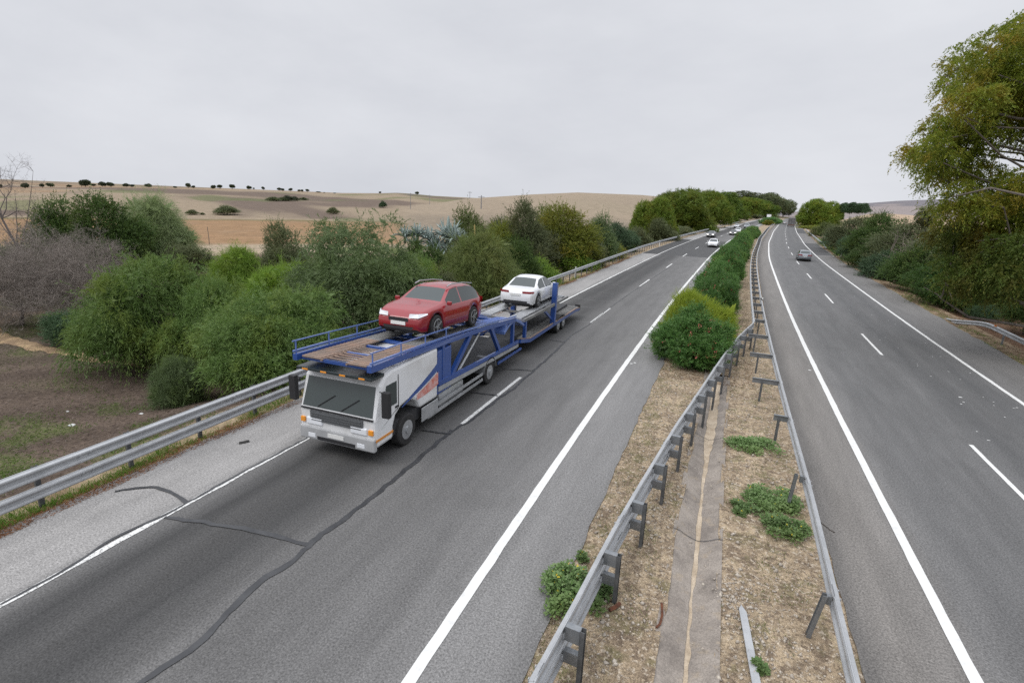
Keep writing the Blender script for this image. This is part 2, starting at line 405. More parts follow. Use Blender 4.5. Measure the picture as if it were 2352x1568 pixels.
# verge under the pavement edge
M_soilL = M('verge_soil', (.37, .29, .19), (.19, .14, .085), 1.8, .95, .4, 40, .5, spec=.1)
strip('left_verge', -14.0, lambda y: -12.75+0*y, -30, Y1, -.016, M_soilL, 1.0, no=5, zf=lambda O, Y: -.02*sstep((-O-13.2)/.8)+.02*(fbm(O*3, Y*3, 3)-.5)*(O < -13.3))
M_soilR = M('right_verge_soil', (.27, .205, .135), (.12, .082, .05), 1.6, .95, .4, 40, .5, spec=.1)
strip('right_verge', lambda y: 14.1+0*y, 16.2, -30, 200, -.016, M_soilR, 1.0, no=6, zf=lambda O, Y: -.10*sstep((O-14.8)/1.2)+.05*(fbm(O*2, Y*2, 3)-.5)*(O > 14.8))

PAINT = M('road_paint', (.68, .68, .66), (.56, .56, .545), 6, .6, .12, 90, .1, lo=.45, hi=.75)
_worn = new_mat('worn_road_paint'); _m, _t, _b, _o = _worn
_c = mixc(_t, rng_map(_t, noise(_t, coord(_t, 'UV'), 14, 6, .8), .50, .56, 0, 1), (.70, .70, .68), (.30, .30, .29))
_t.links.new(_c, _b.inputs['Base Color']); _b.inputs['Roughness'].default_value = .7
WORN = _m
def marking(name, o, w, y0, y1, mat=PAINT, z=.010, amp=.025, f=3):
    e = lambda sgn, sd: (lambda y: o+sgn*w/2+amp*(fbm(y*f+sd, y*0+sd, 2)-.5))
    return strip(name, e(-1, 2.2), e(1, 9.1), y0, y1, z, mat, .25 if y1-y0 < 20 else .5)
marking('edge_line', -10.6, .15, -10, 420, WORN, amp=.05)
marking('edge_line', -3.5, .20, -10, 420)
marking('edge_line', 4.58, .20, -10, 420, f=14, amp=.02)
marking('edge_line', 11.72, .17, -10, 420, f=22, amp=.03)
yb = road_uv(1065, 975)[1]
ye = road_uv(1220, 855)[1]
print('dash L', yb, ye, [road_uv(*q) for q in ((1365, 742), (1413, 706), (1475, 658), (1503, 642))], 'dash R', [road_uv(*q) for q in ((2352, 1153), (2225, 1022), (2033, 823), (1973, 763))])
k = 0
for i in range(-1, 17):
    y0 = yb+i*16.85; marking('lane_dash', -7.03, .13, y0, y0+5.2, WORN if i < 1 else PAINT, amp=.015)
y0r = road_uv(2225, 1022)[1]
for i in range(-1, 18):
    y1r = y0r+i*16.9; marking('lane_dash', 8.15, .13, y1r-5.2, y1r, amp=.012)
# resurfaced patches
A_P = asphalt('asphalt_patch_left', [(-13, gr(.060)), (-10.7, gr(.058)), (-10.5, gr(.068)), (-8, gr(.072)), (-4, gr(.078)), (-2, gr(.078))], *OL, fine=.25)
A_Q = asphalt('asphalt_patch_right', [(3, gr(.13)), (8, gr(.125)), (11.5, gr(.11)), (11.9, gr(.075)), (14.6, gr(.075))], *OR_, fine=.25)
strip('asphalt_patch', -12.9, -2.05, 82.5, 125.5, .005, A_P, 1.0, no=6)
strip('asphalt_patch', 8.3, 14.4, 103, 140, .005, A_Q, 1.0, no=6)
strip('asphalt_patch', 11.85, 14.4, 200, 250, .005, A_Q, 1.0, no=3)

# sealed cracks
SEAL = M('crack_seal', (.030, .031, .034), (.048, .049, .052), 3, .45, .15, 60, spec=.5)
def ribbon(name, pts, w, mat, z=.007, kind='structure', jag=.42):
    P = [np.array(road_uv(*q)) for q in pts]
    D = [P[0]]
    for a, b in zip(P[:-1], P[1:]):
        n = max(2, int(np.linalg.norm(b-a)/.12))
        for i in range(1, n+1): D.append(a+(b-a)*i/n)
    D = np.array(D); k = np.array([.25, .5, .25])
    for _ in range(3):
        D[1:-1] = .25*D[:-2]+.5*D[1:-1]+.25*D[2:]
    T = np.gradient(D, axis=0); T /= np.linalg.norm(T, axis=1)[:, None]+1e-9; N = np.stack([T[:, 1], -T[:, 0]], 1)
    s = np.arange(len(D))*.12
    w = w*.80; off = (fbm(s*1.1+len(pts), s*0+1.7, 3)-.5)[:, None]*N*w*1.1+(fbm(s*4.3+len(pts), s*0+9.1, 3)-.5)[:, None]*N*w*.9
    ww = w/2*(1+jag*2*(fbm(s*2.3, s*0+4, 3)-.5))[:, None]
    A = D+off-N*ww; B = D+off+N*ww
    V = np.concatenate([A, B]); V = np.stack([V[:, 0]+shift(V[:, 1]), V[:, 1], np.full(len(V), z)], 1)
    n = len(D); i = np.arange(n-1); Q = np.stack([i, i+n, i+n+1, i+1], 1)
    o = link(name, np_mesh(name, V, Q, True), mat); tag(o, kind=kind); return o
for zi, (p, w) in enumerate((([(300, 1582), (470, 1466), (560, 1372), (618, 1325), (662, 1300), (705, 1262), (708, 1250), (790, 1192), (900, 1104), (1000, 1022), (1040, 988)], .15),
             ([(1040, 990), (1082, 966), (1145, 916), (1180, 892), (1222, 856), (1290, 793), (1312, 770)], .11),
             ([(1312, 770), (1350, 748), (1410, 700), (1475, 655), (1540, 612)], .06),
             ([(380, 1187), (460, 1199), (560, 1214), (640, 1235), (706, 1252)], .13),
             ([(264, 1129), (300, 1121), (345, 1120), (382, 1124), (405, 1138), (428, 1155)], .11),
             ([(0, 1389), (110, 1330), (212, 1272), (240, 1246), (280, 1228), (375, 1187), (440, 1150), (560, 1083), (650, 1035), (745, 984), (830, 940)], .075),
             ([(1280, 702), (1345, 668), (1380, 652), (1440, 622)], .06),
             ([(968, 988), (1000, 992), (1034, 997)], .10), ([(1080, 901), (1112, 904), (1144, 909)], .10), ([(1150, 848), (1190, 849), (1224, 852)], .08), ([(1262, 781), (1300, 786)], .06))):
    ribbon('crack_seal', p, w, SEAL, .014+.001*zi)
OLDSEAL = M('old_crack_seal', (.25, .25, .25), (.20, .20, .20), 3, .7)
for p in ([(1385, 653), (1440, 658)], [(1352, 668), (1410, 675)], [(1330, 686), (1415, 694)], [(1318, 703), (1364, 707)], [(1308, 735), (1362, 742)]):
    ribbon('old_crack_seal', p, .05, OLDSEAL, .006)

# small worn paint specks on the slow lane
def specks():
    rg = np.random.default_rng(3); m = MB()
    for i in range(90):
        y = 14+90*rg.random()**1.3; o = rg.choice([9.0, 9.4, 10.4, 10.8, 11.15])+rg.normal()*.18; x = o+shift(y); a = .022+.028*rg.random(); b = .015+.022*rg.random()
        m.add([(x-a, y-b, .009), (x+a*.6, y-b*1.2, .009), (x+a*1.2, y+b*.4, .009), (x-a*.5, y+b, .009)], [(0, 1, 2, 3)])
    for px, py in ((1450, 835), (1458, 833), (2206, 912), (1860, 850)):
        g = ground(px, py); m.add([(g[0]-.06, g[1]-.05, .005), (g[0]+.06, g[1]-.05, .005), (g[0]+.05, g[1]+.05, .005), (g[0]-.05, g[1]+.06, .005)], [(0, 1, 2, 3)])
    tag(m.build('paint_specks', PAINT), kind='stuff')
specks()

# ------------------------------------------------------------------ median: soil, drain, stones
def drain_c(y): return .33+.012*(y-10)*np.clip((y-10)/10, 0, 1)*.6
M_soil = new_mat('median_soil'); _m, t, b, _ = M_soil
v = coord(t); n1 = noise(t, v, .9, 6, .7); n2 = noise(t, v, 30, 6, .85); n3 = noise(t, v, 3.2, 5, .7)
c = mixc(t, rng_map(t, n1, .42, .56, 0, 1), (.425, .335, .228), (.300, .232, .158))
c = mixc(t, rng_map(t, n3, .50, .60, 0, .65), c, (.165, .125, .092))
c = mixc(t, rng_map(t, noise(t, v, 1.7, 4), .53, .64, 0, .6), c, (.13, .125, .055)); c = mixc(t, rng_map(t, noise(t, v, 6.5, 5, .75), .51, .58, 0, .75), c, (.14, .105, .078)); c = mixc(t, rng_map(t, noise(t, v, 11, 4, .7), .56, .60, 0, .8), c, (.50, .43, .34))
c = mixc(t, 1.0, c, rng_map(t, n2, .34, .66, .40, 1.60), 'MULTIPLY')
t.links.new(c, b.inputs['Base Color']); b.inputs['Roughness'].default_value = .95; b.inputs['Specular IOR Level'].default_value = .1; bump(t, b, n2, .8, .03)
M_soil = _m
def zs(O, Y): return -.02+.11*(fbm(O*1.3+5, Y*1.3, 4)-.5)*sstep((O+2.0)/.4)*sstep((3.0-O)/.4)*1.2
strip('median_soil', -2.05, lambda y: drain_c(y)-.42-.10*(fbm(y*1.5, y*0+2, 3)-.3), -3, 24, 0, M_soil, .12, no=20, zf=zs)
strip('median_soil', lambda y: drain_c(y)+.42+.06*(fbm(y*1.9, y*0+6, 3)-.5), 3.05, -3, 24, 0, M_soil, .12, no=26, zf=zs)
strip('median_soil', -2.05, 3.05, 24, 560, -.003, M_soil, .4, no=20, zf=zs)
M_conc = new_mat('drain_concrete'); _m, t, b, _ = M_conc
v = coord(t); n1 = noise(t, v, 1.2, 5, .7); n2 = noise(t, v, 30, 5, .8)
c = mixc(t, rng_map(t, n1, .4, .65, 0, 1), (.29, .255, .22), (.175, .152, .132)); c = mixc(t, rng_map(t, noise(t, v, 4, 4), .56, .68, 0, .6), c, (.30, .245, .18))
c = mixc(t, 1.0, c, rng_map(t, n2, .3, .7, .6, 1.4), 'MULTIPLY'); t.links.new(c, b.inputs['Base Color']); b.inputs['Roughness'].default_value = .9; bump(t, b, n2, .5, .01)
def zd(O, Y): return -.015-.20*(1-np.clip(np.abs(O-drain_c(Y))/.46, 0, 1))
strip('drain_channel', lambda y: drain_c(y)-.54, lambda y: drain_c(y)+.50, -3, 24.2, 0, _m, .25, no=11, zf=zd)
M_silt = M('drain_silt', (.50, .42, .32), (.36, .29, .21), 2.5, .95, .25, 40, .3, spec=.1)
strip('drain_silt', lambda y: drain_c(y)-.035-.09*(fbm(y*1.7, y*0+1, 4)-.42)-.10*sstep((y-14.5)/3), lambda y: drain_c(y)+.035+.10*(fbm(y*1.9, y*0+5, 4)-.42)+.12*sstep((y-14.5)/3), -3, 24.2, .016, M_silt, .12, no=5, zf=zd)
for px, py in ((1600, 1225), (1640, 1000)):
    o, y = road_uv(px, py); m = MB()
    for i in range(8):
        O0 = drain_c(y)-.52+i*.13; m.add([(O0+shift(y), y+.02*math.sin(i*2), float(zd(O0, y))+.022), (O0+.13+shift(y), y+.02*math.sin(i*2+2), float(zd(O0+.13, y))+.022),
              (O0+.13+shift(y), y+.02+.02*math.sin(i*2+2), float(zd(O0+.13, y))+.022), (O0+shift(y), y+.02+.02*math.sin(i*2), float(zd(O0, y))+.022)], [(0, 1, 2, 3)])
    tag(m.build('drain_joint', SEAL), kind='structure')

def stones():
    rg = np.random.default_rng(11); V = []; Q = []
    base = np.array([(1, 0, 0), (-1, 0, 0), (0, 1, 0), (0, -1, 0), (0, 0, 1), (0, 0, -.6)]); tri = np.array([(0, 2, 4), (2, 1, 4), (1, 3, 4), (3, 0, 4), (2, 0, 5), (1, 2, 5), (3, 1, 5), (0, 3, 5)])
    n = 0
    def put(o, y, s):
        nonlocal n
        z = float(zs(np.array(o), np.array(y)))
        a = rg.random()*6.28; R = np.array([[math.cos(a), -math.sin(a), 0], [math.sin(a), math.cos(a), 0], [0, 0, 1]])
        p = (base*(s*(.6+.7*rg.random(3)))*(1+.25*rg.normal(size=(6, 1))))@R.T+np.array([o+float(shift(y)), y, z+s*.2])
        V.append(p); Q.append(tri+n); n += 6
    for i in range(9000):
        y = 4.5+28*rg.random()**1.7; o = -1.9+4.7*rg.random()
        if abs(o-drain_c(y)) < .47 and y < 24: 
            if rg.random() < .9: continue
        if fbm(np.array(o*1.1), np.array(y*1.1), 3) < .40: continue
        put(o, y, .010+.040*rg.random()**4)
    for px, py in ((1680, 1350), (1700, 1375), (1660, 1370), (1690, 1400), (1710, 1440), (1745, 1480), (1720, 1365), (1675, 1385), (1720, 1540)):   # heaps of rubble
        o, y = road_uv(px, py)
        for i in range(26): put(o+rg.normal()*.12, y+rg.normal()*.22, .012+.035*rg.random()**2)
    tag(link('median_gravel', np_mesh('median_gravel', np.concatenate(V), np.concatenate(Q)), M('stone', (.50, .45, .38), (.30, .26, .22), 9, .9, .2, 40)), kind='stuff')
stones()

# sandy track at the foot of the shrubs
def track():
    pts = [(-60, 742, 48), (0, 778, 44), (60, 792, 38), (130, 808, 30), (220, 826, 22), (330, 842, 17), (430, 850, 13), (540, 858, 12), (640, 868, 12)]
    P, W_ = [], []
    for px, py, w in pts:
        g = ground(px, py, -1.0)
        for _ in range(6): g = ground(px, py, float(terrain(g[0], g[1])))
        P.append(g[:2]); W_.append(w*depth(g)/F*1.0)
    P = np.array(P); n = 160; f = np.linspace(0, len(P)-1, n); X = np.stack([np.interp(f, np.arange(len(P)), P[:, k]) for k in (0, 1)], 1); w = np.interp(f, np.arange(len(P)), W_)
    T = np.gradient(X, axis=0); T /= np.linalg.norm(T, axis=1)[:, None]; N = np.stack([T[:, 1], -T[:, 0]], 1); rows = []
    for k in np.linspace(-.5, .5, 7):
        q = X+N*((w*(1+.5*(fbm(f*4+k*2, f*0+3, 3)-.5))*k)+.5*(fbm(f*2.1, f*0+8, 3)-.5))[:, None]; rows.append(np.stack([q[:, 0], q[:, 1], terrain(q[:, 0], q[:, 1])+.05*(1-(2*abs(k))**2)+.01], 1))
    V = np.concatenate(rows); i, j = np.meshgrid(np.arange(6), np.arange(n-1), indexing='ij'); Q = np.stack([i*n+j, i*n+j+1, (i+1)*n+j+1, (i+1)*n+j], -1).reshape(-1, 4)
    o = link('dirt_path', np_mesh('dirt_path', V, Q, True), M('track_sand', (.36, .26, .155), (.22, .155, .10), 1.6, .95, .4, 25, .5, spec=.1)); tag(o, kind='structure')
track()

# ------------------------------------------------------------------ guard rails
GALV = M('galvanised_steel', (.43, .44, .45), (.36, .37, .38), 2.0, .55, .10, 30, 0, .35, .5)
GALV2 = M('galvanised_post', (.19, .205, .22), (.25, .26, .27), 5, .5, .10, 40, 0, .5, .5)
GALVD = M('weathered_post', (.10, .105, .11), (.15, .155, .16), 6, .6, .12, 40, 0, .4, .5)
def wbeam_profile(side=1.0, th=.012):
    p = [(.0, .155), (.012, .135), (.075, .115), (.083, .09), (.075, .062), (.022, .03), (.016, 0), (.022, -.03), (.075, -.062), (.083, -.09), (.075, -.115), (.012, -.135), (.0, -.155)]
    f = [(side*u, z) for u, z in p]; bk = [(side*(u-th), z) for u, z in reversed(p)]
    return f+bk
def course(of, y0, y1, step=1.0):
    ys = np.arange(y0, y1+1e-6, step); o = np.array([float(of(y)) for y in ys]); return np.stack([o+shift(ys), ys], 1)
def normals(P):
    T = np.gradient(P, axis=0); T /= np.linalg.norm(T, axis=1)[:, None]; return np.stack([T[:, 1], -T[:, 0]], 1)    # to the right
def rail_mesh(P, z, side, mb, splice=4.0, y_off=0.0):
    N = normals(P); zz = z if not np.isscalar(z) else np.full(len(P), z)
    mb.sweep(wbeam_profile(side), [(p[0], p[1], h) for p, h in zip(P, zz)], N)
    last = None
    for i in range(len(P)-1):                                                   # lapped joints with bolts
        q = math.floor((P[i, 1]-y_off)/splice)
        if last is not None and q != last and P[i, 1] < 60:
            T = (P[i+1]-P[i]); T /= np.linalg.norm(T); L0, L1 = P[i]-T*.16, P[i]+T*.16
            mb.sweep([(u+side*.004, v) for u, v in wbeam_profile(side)], [(L0[0], L0[1], zz[i]), (L1[0], L1[1], zz[i])], [N[i], N[i]])
            for dt in (-.11, .11):
                for dz in (.088, -.088, 0):
                    c = P[i]+T*dt+N[i]*side*(.09 if dz else .024)
                    mb.beam((c[0], c[1], zz[i]+dz), (c[0]+N[i][0]*side*.014, c[1]+N[i][1]*side*.014, zz[i]+dz), .035, .035)
        last = q
def c_post(mb, x, y, z0, z1, T, N, side, lean=(0, 0)):
    """C-section post; T along the rail, N right, side = direction the rail lies in"""
    def P(a, b, z): 
        f = (z-z0)/(z1-z0); return (x+T[0]*(a+lean[0]*f)+N[0]*(b+lean[1]*f), y+T[1]*(a+lean[0]*f)+N[1]*(b+lean[1]*f), z)
    for (a0, a1, b0, b1) in ((-.05, .05, -.03, -.022), (-.05, -.042, -.022, .04), (.042, .05, -.022, .04)):
        b0, b1 = sorted((-side*b0, -side*b1))
        V = [P(a, b, z) for z in (z0, z1) for a, b in ((a0, b0), (a1, b0), (a1, b1), (a0, b1))]
        mb.add(V, [(3, 2, 1, 0), (4, 5, 6, 7), (0, 1, 5, 4), (1, 2, 6, 5), (2, 3, 7, 6), (3, 0, 4, 7)])
def frame_at(of, y):
    a = np.array([float(of(y-.3))+shift(y-.3), y-.3]); b = np.array([float(of(y+.3))+shift(y+.3), y+.3]); T = (b-a)/np.linalg.norm(b-a)
    return (a+b)/2, T, np.array([T[1], -T[0]])

# left shoulder rail: two beams as far as the lorry, one beam beyond
root = empty('guardrail', (-13.3, 5, 0))
tag(root, 'long galvanised steel guardrail along the pale left shoulder, doubled beams near the lorry', 'guardrail')
def par(o, r):
    o.parent = r; o.matrix_parent_inverse = Matrix.Translation(-Vector(r.location)); return o
of_l = lambda y: -13.22+.12*np.sin(y*.045)+.9*sstep((y-75)/60)*.6
mb = MB(); rail_mesh(course(of_l, 1.0, 330), .86, 1, mb, 4.0, 2.15); par(mb.build('beam', GALV, None), root)
mb = MB(); rail_mesh(course(of_l, 1.0, 29.5), .41, 1, mb, 4.0, 2.15)
par(mb.build('beam', GALV, None), root)
y = 2.2; k = 0
while y < 200 and k < 96:
    p, T, N = frame_at(of_l, y); c = p-N*.14; mb = MB()
    c_post(mb, c[0], c[1], -.12, .99, T, N, 1)
    for z in ((.86, .41) if y < 29 else (.86,)):
        mb.beam((p[0]-N[0]*.09, p[1]-N[1]*.09, z), (p[0]-N[0]*.012, p[1]-N[1]*.012, z), .10, .20 if z > .6 else .14)
    par(mb.build('post', GALVD, None), root); y += 1.96; k += 1

# median: left arm leaves the double barrier and swings out to the left carriageway
_LB = [(-1.62, 0), (-1.60, 3.0), (-1.52, 5.45), (-1.37, 7.0), (-1.21, 8.95), (-1.0, 10.9), (-.79, 12.75), (-.55, 14.9), (-.27, 16.95), (.02, 19.2), (.31, 21.5), (.68, 24.3), (1.10, 27.2), (1.55, 29.6), (1.90, 31.4), (1.97, 32.2), (1.97, 33.5), (1.97, 600)]
of_lb = lambda y: np.interp(y, [q[1] for q in _LB], [q[0] for q in _LB])
root = empty('guardrail', (-1, 8, 0))
tag(root, 'median guardrail arm of two stacked beams on close dark posts, swinging towards the left carriageway', 'guardrail', 'median guardrails')
Pc = course(of_lb, 2.0, 32.0, .5)
mb = MB(); rail_mesh(Pc, .86, -1, mb, 4.0, 1.2); par(mb.build('beam', GALV, None), root)
mb = MB(); rail_mesh(Pc[:-7], .47, -1, mb, 4.0, 1.2); par(mb.build('beam', GALV, None), root)
for y in [4.55, 6.45, 8.38, 10.28, 12.2, 14.1, 15.95, 17.8, 19.7, 21.7, 23.8, 25.8, 27.8, 29.6]:
    p, T, N = frame_at(of_lb, y); c = p+N*.27; mb = MB()
    c_post(mb, c[0], c[1], -.12, 1.01, T, N, -1)
    q = MB()
    q.beam((p[0]+N[0]*.014, p[1]+N[1]*.014, .885), (p[0]+N[0]*.24, p[1]+N[1]*.24, .885), .11, .24)
    par(q.build('spacer', GALV2, None), root); q = MB()
    q.beam((p[0]+N[0]*.014, p[1]+N[1]*.014, .47), (p[0]+N[0]*.24, p[1]+N[1]*.24, .47), .10, .20); par(q.build('spacer', GALV2, None), root)
    par(mb.build('post', GALVD, None), root)

# median: the double barrier that runs along the right carriageway like a ladder
root = empty('guardrail', (2.5, 20, 0))
tag(root, 'double sided median guardrail beside the right carriageway with cross brackets like ladder rungs', 'guardrail', 'median guardrails')
of_rb = lambda y: 2.40+.14*sstep((y-5)/9)+.45*sstep((y-60)/50)
of_l2 = lambda y: 1.97+.45*sstep((y-60)/50)
mb = MB(); rail_mesh(course(of_rb, 2.0, 330, .5), .80, 1, mb, 4.0, 1.0); par(mb.build('beam', GALV, None), root)
mb = MB(); rail_mesh(course(of_l2, 31.9, 330, .5), .82, -1, mb, 4.0, 1.0); par(mb.build('beam', GALV, None), root)
for y, lean in ((8.95, (-.05, .12)), (13.35, (-.02, .06))):                        # the two nearest posts lean and carry no bracket
    p, T, N = frame_at(of_rb, y); c = p-N*.24; mb = MB(); c_post(mb, c[0], c[1], -.12, .90, T, N, 1, lean)
    mb.beam((p[0]-N[0]*.10, p[1]-N[1]*.10, .80), (p[0]-N[0]*.012, p[1]-N[1]*.012, .80), .09, .16)
    par(mb.build('post', GALV2, None), root)
def bracket(y, w):
    p, T, N = frame_at(of_rb, y); c = p-N*w*.62; mb = MB()
    c_post(mb, c[0], c[1], -.12, .80, T, N, 1); par(mb.build('post', GALVD, None), root)
    q = MB(); a = p-N*.012; e = p-N*w
    q.beam((a[0], a[1], .895), (e[0], e[1], .895), .09, .02); q.beam((a[0], a[1], .80), (e[0], e[1], .80), .012, .17)
    par(q.build('bracket', GALV2, None), root)
bracket(17.35, .42)
for y in (21.1, 25.0, 28.9): bracket(y, .92)
y = 33.0; k = 0
while y < 225 and k < 95:
    p, T, N = frame_at(of_rb, y); w = float(of_rb(y)-of_l2(y)); mb = MB(); c = p-N*w*.5
    if y < 140: c_post(mb, c[0], c[1], -.12, .80, T, N, 1); par(mb.build('post', GALVD, None), root)
    q = MB(); a = p-N*.012; e = p-N*(w-.012)
    q.beam((a[0], a[1], .915), (e[0], e[1], .915), .13, .02); q.beam((a[0], a[1], .82), (e[0], e[1], .82), .014, .17)
    par(q.build('bracket', GALV2, None), root); y += 4.0 if y > 60 else 2.9; k += 1

# right verge rails
def small_rail(yc, label, of, zf, posts, side=-1, group='short guardrails on the right verge', refl=None):
    P = course(of, yc[0], yc[1], .4); z = np.array([zf(y) for y in P[:, 1]])
    root = empty('guardrail', (P[-1, 0], P[-1, 1], 0)); tag(root, label, 'guardrail', group)
    mb = MB(); rail_mesh(P, z, side, mb); par(mb.build('beam', GALV, None), root)
    for y in posts:
        p, T, N = frame_at(of, y); c = p-N*side*.12; mb = MB(); c_post(mb, c[0], c[1], -.5, zf(y)+.14, T, N, side); mb.beam((p[0]-N[0]*side*.10, p[1]-N[1]*side*.10, zf(y)), (p[0]-N[0]*side*.012, p[1]-N[1]*side*.012, zf(y)), .10, .2)
        par(mb.build('post', GALV2, None), root)
    if refl:
        p, T, N = frame_at(of, refl); mb = MB(); mb.beam((p[0]+N[0]*side*.085, p[1]+N[1]*side*.085, zf(refl)+.13), (p[0]+N[0]*side*.085, p[1]+N[1]*side*.085, zf(refl)+.22), .11, .03)
        par(mb.build('reflector', M('orange_reflector', (.75, .22, .02), rough=.4), None), root)
small_rail((20, 46.0), 'galvanised guardrail on the right verge with a buried sloping end and orange reflector', lambda y: 15.35+.10*sstep((y-40)/6)-.5*sstep((y-41)/5), lambda y: .72-.85*sstep((y-39.5)/7.5), (22, 26, 30, 34.2, 38.4), refl=39.2)
small_rail((124, 172), 'pale short guardrail far along the right verge beyond the grey car', lambda y: 14.75+.5*sstep((132-y)/8), lambda y: .75-.8*sstep((131-y)/7), np.arange(134, 172, 4))
small_rail((178, 226), 'farthest guardrail on the right verge beside the dark patch, near the stone pine', lambda y: 14.75, lambda y: .75, np.arange(178, 226, 4))

# ------------------------------------------------------------------ delineator posts
WHITE = M('white_plastic', (.74, .74, .72), (.66, .66, .64), 4, .5)
BLACK = M('black_plastic', (.02, .02, .022), rough=.5)
AMBER = M('amber_reflector', (.78, .30, .03), rough=.35)
def delineator(px, pyb, hpx, label, lean=0.0, z0=-.1, cap=WHITE, w=.13, band=True):
    g = ground(px, pyb, z0); h = hpx*depth(g)/F
    root = empty('delineator_post', (g[0], g[1], z0)); tag(root, label, 'marker post', 'white roadside marker posts')
    m = MB(); m.prism([(-w/2, -.05), (w/2, -.05), (w/2*.9, .05), (-w/2*.9, .05)], 2, 0, h*.8)
    m.build('post', WHITE, root, bevel=.01)
    m = MB(); m.prism([(-w/2, -.05), (w/2, -.05), (w/2*.9, .05), (-w/2*.9, .05)], 2, h*.8+.002, h)
    m.build('cap', cap, root, bevel=.02)
    if band: m = MB(); m.box((-.035, -.058, h*.66), (.035, -.052, h*.78)); m.build('reflector', AMBER, root)
    root.rotation_euler = (0, lean, 0)
delineator(1321, 640, 27, 'white marker post behind the left guardrail, just past the white saloon on the lorry')
delineator(1514.5, 566, 14, 'white marker post behind the left guardrail near the dark resurfaced patch')
delineator(1929, 590, 26, 'leaning white marker post with an orange top on the right verge', .35, -.05, AMBER)
delineator(1629, 533, 8, 'tiny white marker post behind the left guardrail under the pines')
delineator(1742, 513, 7, 'tiny white marker post farthest along the left guardrail')
root = empty('barrier_marker', (2.55+float(shift(40.5)), 40.5, 0)); tag(root, 'small black and white hazard marker clipped on the median guardrail', 'marker')
m = MB(); m.box((-.11, -.05, .92), (.11, .05, 1.10)); m.build('plate', WHITE, root, bevel=.02)
m = MB(); m.box((-.09, -.062, 1.0), (.02, -.052, 1.09)); m.box((-.02, -.062, .93), (.09, -.052, .98)); m.build('chevron', BLACK, root)
g = ground(481, 562, float(terrain(*ground(481, 562, -1.0)[:2])))
root = empty('fence_post', g); tag(root, 'thin weathered wooden fence post standing before the orange field', 'fence post')
m = MB(); m.tube([(0, 0, -.2), (.02, 0, .8), (-.05, 0, 40*depth(g)/F)], [.055, .05, .042], 8); m.build('pole', M('old_wood', (.12, .10, .085), (.20, .17, .14), 8, .9), root)
# loose steel strip and scraps on the ground
g0, g1 = ground(1703, 1388, .04), ground(1742, 1590, .05)
m = MB(); d = (g1-g0); d /= np.linalg.norm(d); nrm = np.array([-d[1], d[0], 0])
n0 = [g0, g0+d*.16+nrm*.065, g1+nrm*.065, g1-nrm*.065, g0+d*.10-nrm*.055]
m.add([tuple(p) for p in n0]+[tuple(p-np.array([0, 0, .03])) for p in n0], [(0, 1, 2, 3, 4), (9, 8, 7, 6, 5)]+[(i, 5+i, 5+(i+1) % 5, (i+1) % 5) for i in range(5)])
tag(m.build('steel_strip', GALV), 'loose pointed galvanised steel strip lying on the stony median', 'steel strip')
DK = M('dark_rubber', (.03, .03, .03), (.05, .048, .045), 9, .8)
def scrap(name, pts, w, mat, label, cat, z=.012, h=.02):
    P = [ground(px, py, z) for px, py in pts]; m = MB(); m.tube(P, [w]*len(P), 5)
    tag(m.build(name, mat), label, cat)
scrap('rubber_scrap', [(549, 1018), (560, 1016), (572, 1013)], .05, DK, 'dark strip of tyre rubber lying on the pale left shoulder', 'tyre scrap')
scrap('twig', [(1886, 1200), (1897, 1208), (1908, 1217), (1918, 1222)], .008, M('twig_bark', (.06, .045, .035)), 'thin dark twig lying on the right carriageway near the median', 'twig')
RUST = M('rusty_bark', (.16, .06, .03), (.09, .04, .025), 12, .9)
def zmed(px, py): o, y = road_uv(px, py); return float(zs(np.array(o), np.array(y)))+.03
scrap('bark_strip', [(1520, 1385), (1521, 1412), (1516, 1432), (1508, 1440)], .022, RUST, 'long strip of rust brown bark beside the concrete drain', 'bark', zmed(1518, 1410))
scrap('bark_strip', [(1400, 1400), (1412, 1394), (1424, 1385)], .035, RUST, 'short curl of rust brown bark beside the near median post', 'bark', zmed(1412, 1394))
LITTER = M('white_litter', (.62, .62, .60), (.5, .5, .49), 9, .7)
for (px, py, s, lab) in ((162, 962, .14, 'large white scrap of litter on the mulch bank'), (323, 941, .09, 'small white scrap of litter just behind the left guardrail'), (152, 930, .07, 'tiny white paper scrap near the larger one on the bank')):
    p = ground(px, py, -.8); p = np.array([p[0], p[1], float(terrain(p[0], p[1]))])
    m = MB(); m.add([tuple(p+s*np.array(q)) for q in ((-1, -.4, .05), (-.2, -.7, .25), (.9, -.3, .1), (.6, .6, .22), (-.5, .5, .3), (0, 0, .45))], [(0, 1, 5), (1, 2, 5), (2, 3, 5), (3, 4, 5), (4, 0, 5), (4, 3, 2, 1, 0)])
    tag(m.build('litter', LITTER), lab, 'litter')

# ------------------------------------------------------------------ vehicles
def paint(name, c, rough=.28, metal=0.0, coat=.6): 
    return M(name, c, tuple(v*.92 for v in c), 1.5, rough, metal=metal, spec=.5, coat=coat)
GLASS = M('car_glass', (.035, .047, .046), rough=.05, spec=.7)
TYRE = M('tyre_rubber', (.022, .022, .023), (.035, .034, .033), 8, .85)
RIM = M('alloy_rim', (.42, .43, .44), rough=.35, metal=.7)
HEAD = M('headlight_glass', (.75, .77, .80), rough=.12, spec=.8)
TAIL = M('taillight', (.22, .012, .015), rough=.2, spec=.7)
PLATE = M('number_plate', (.70, .70, .68), rough=.5)
TRIM = M('black_trim', (.025, .025, .027), rough=.55)
LAMP, _t, _b, _o = new_mat('lit_lamp'); _b.inputs['Emission Color'].default_value = (1, .95, .88, 1); _b.inputs['Emission Strength'].default_value = 3.0; _b.inputs['Base Color'].default_value = (.8, .8, .8, 1)
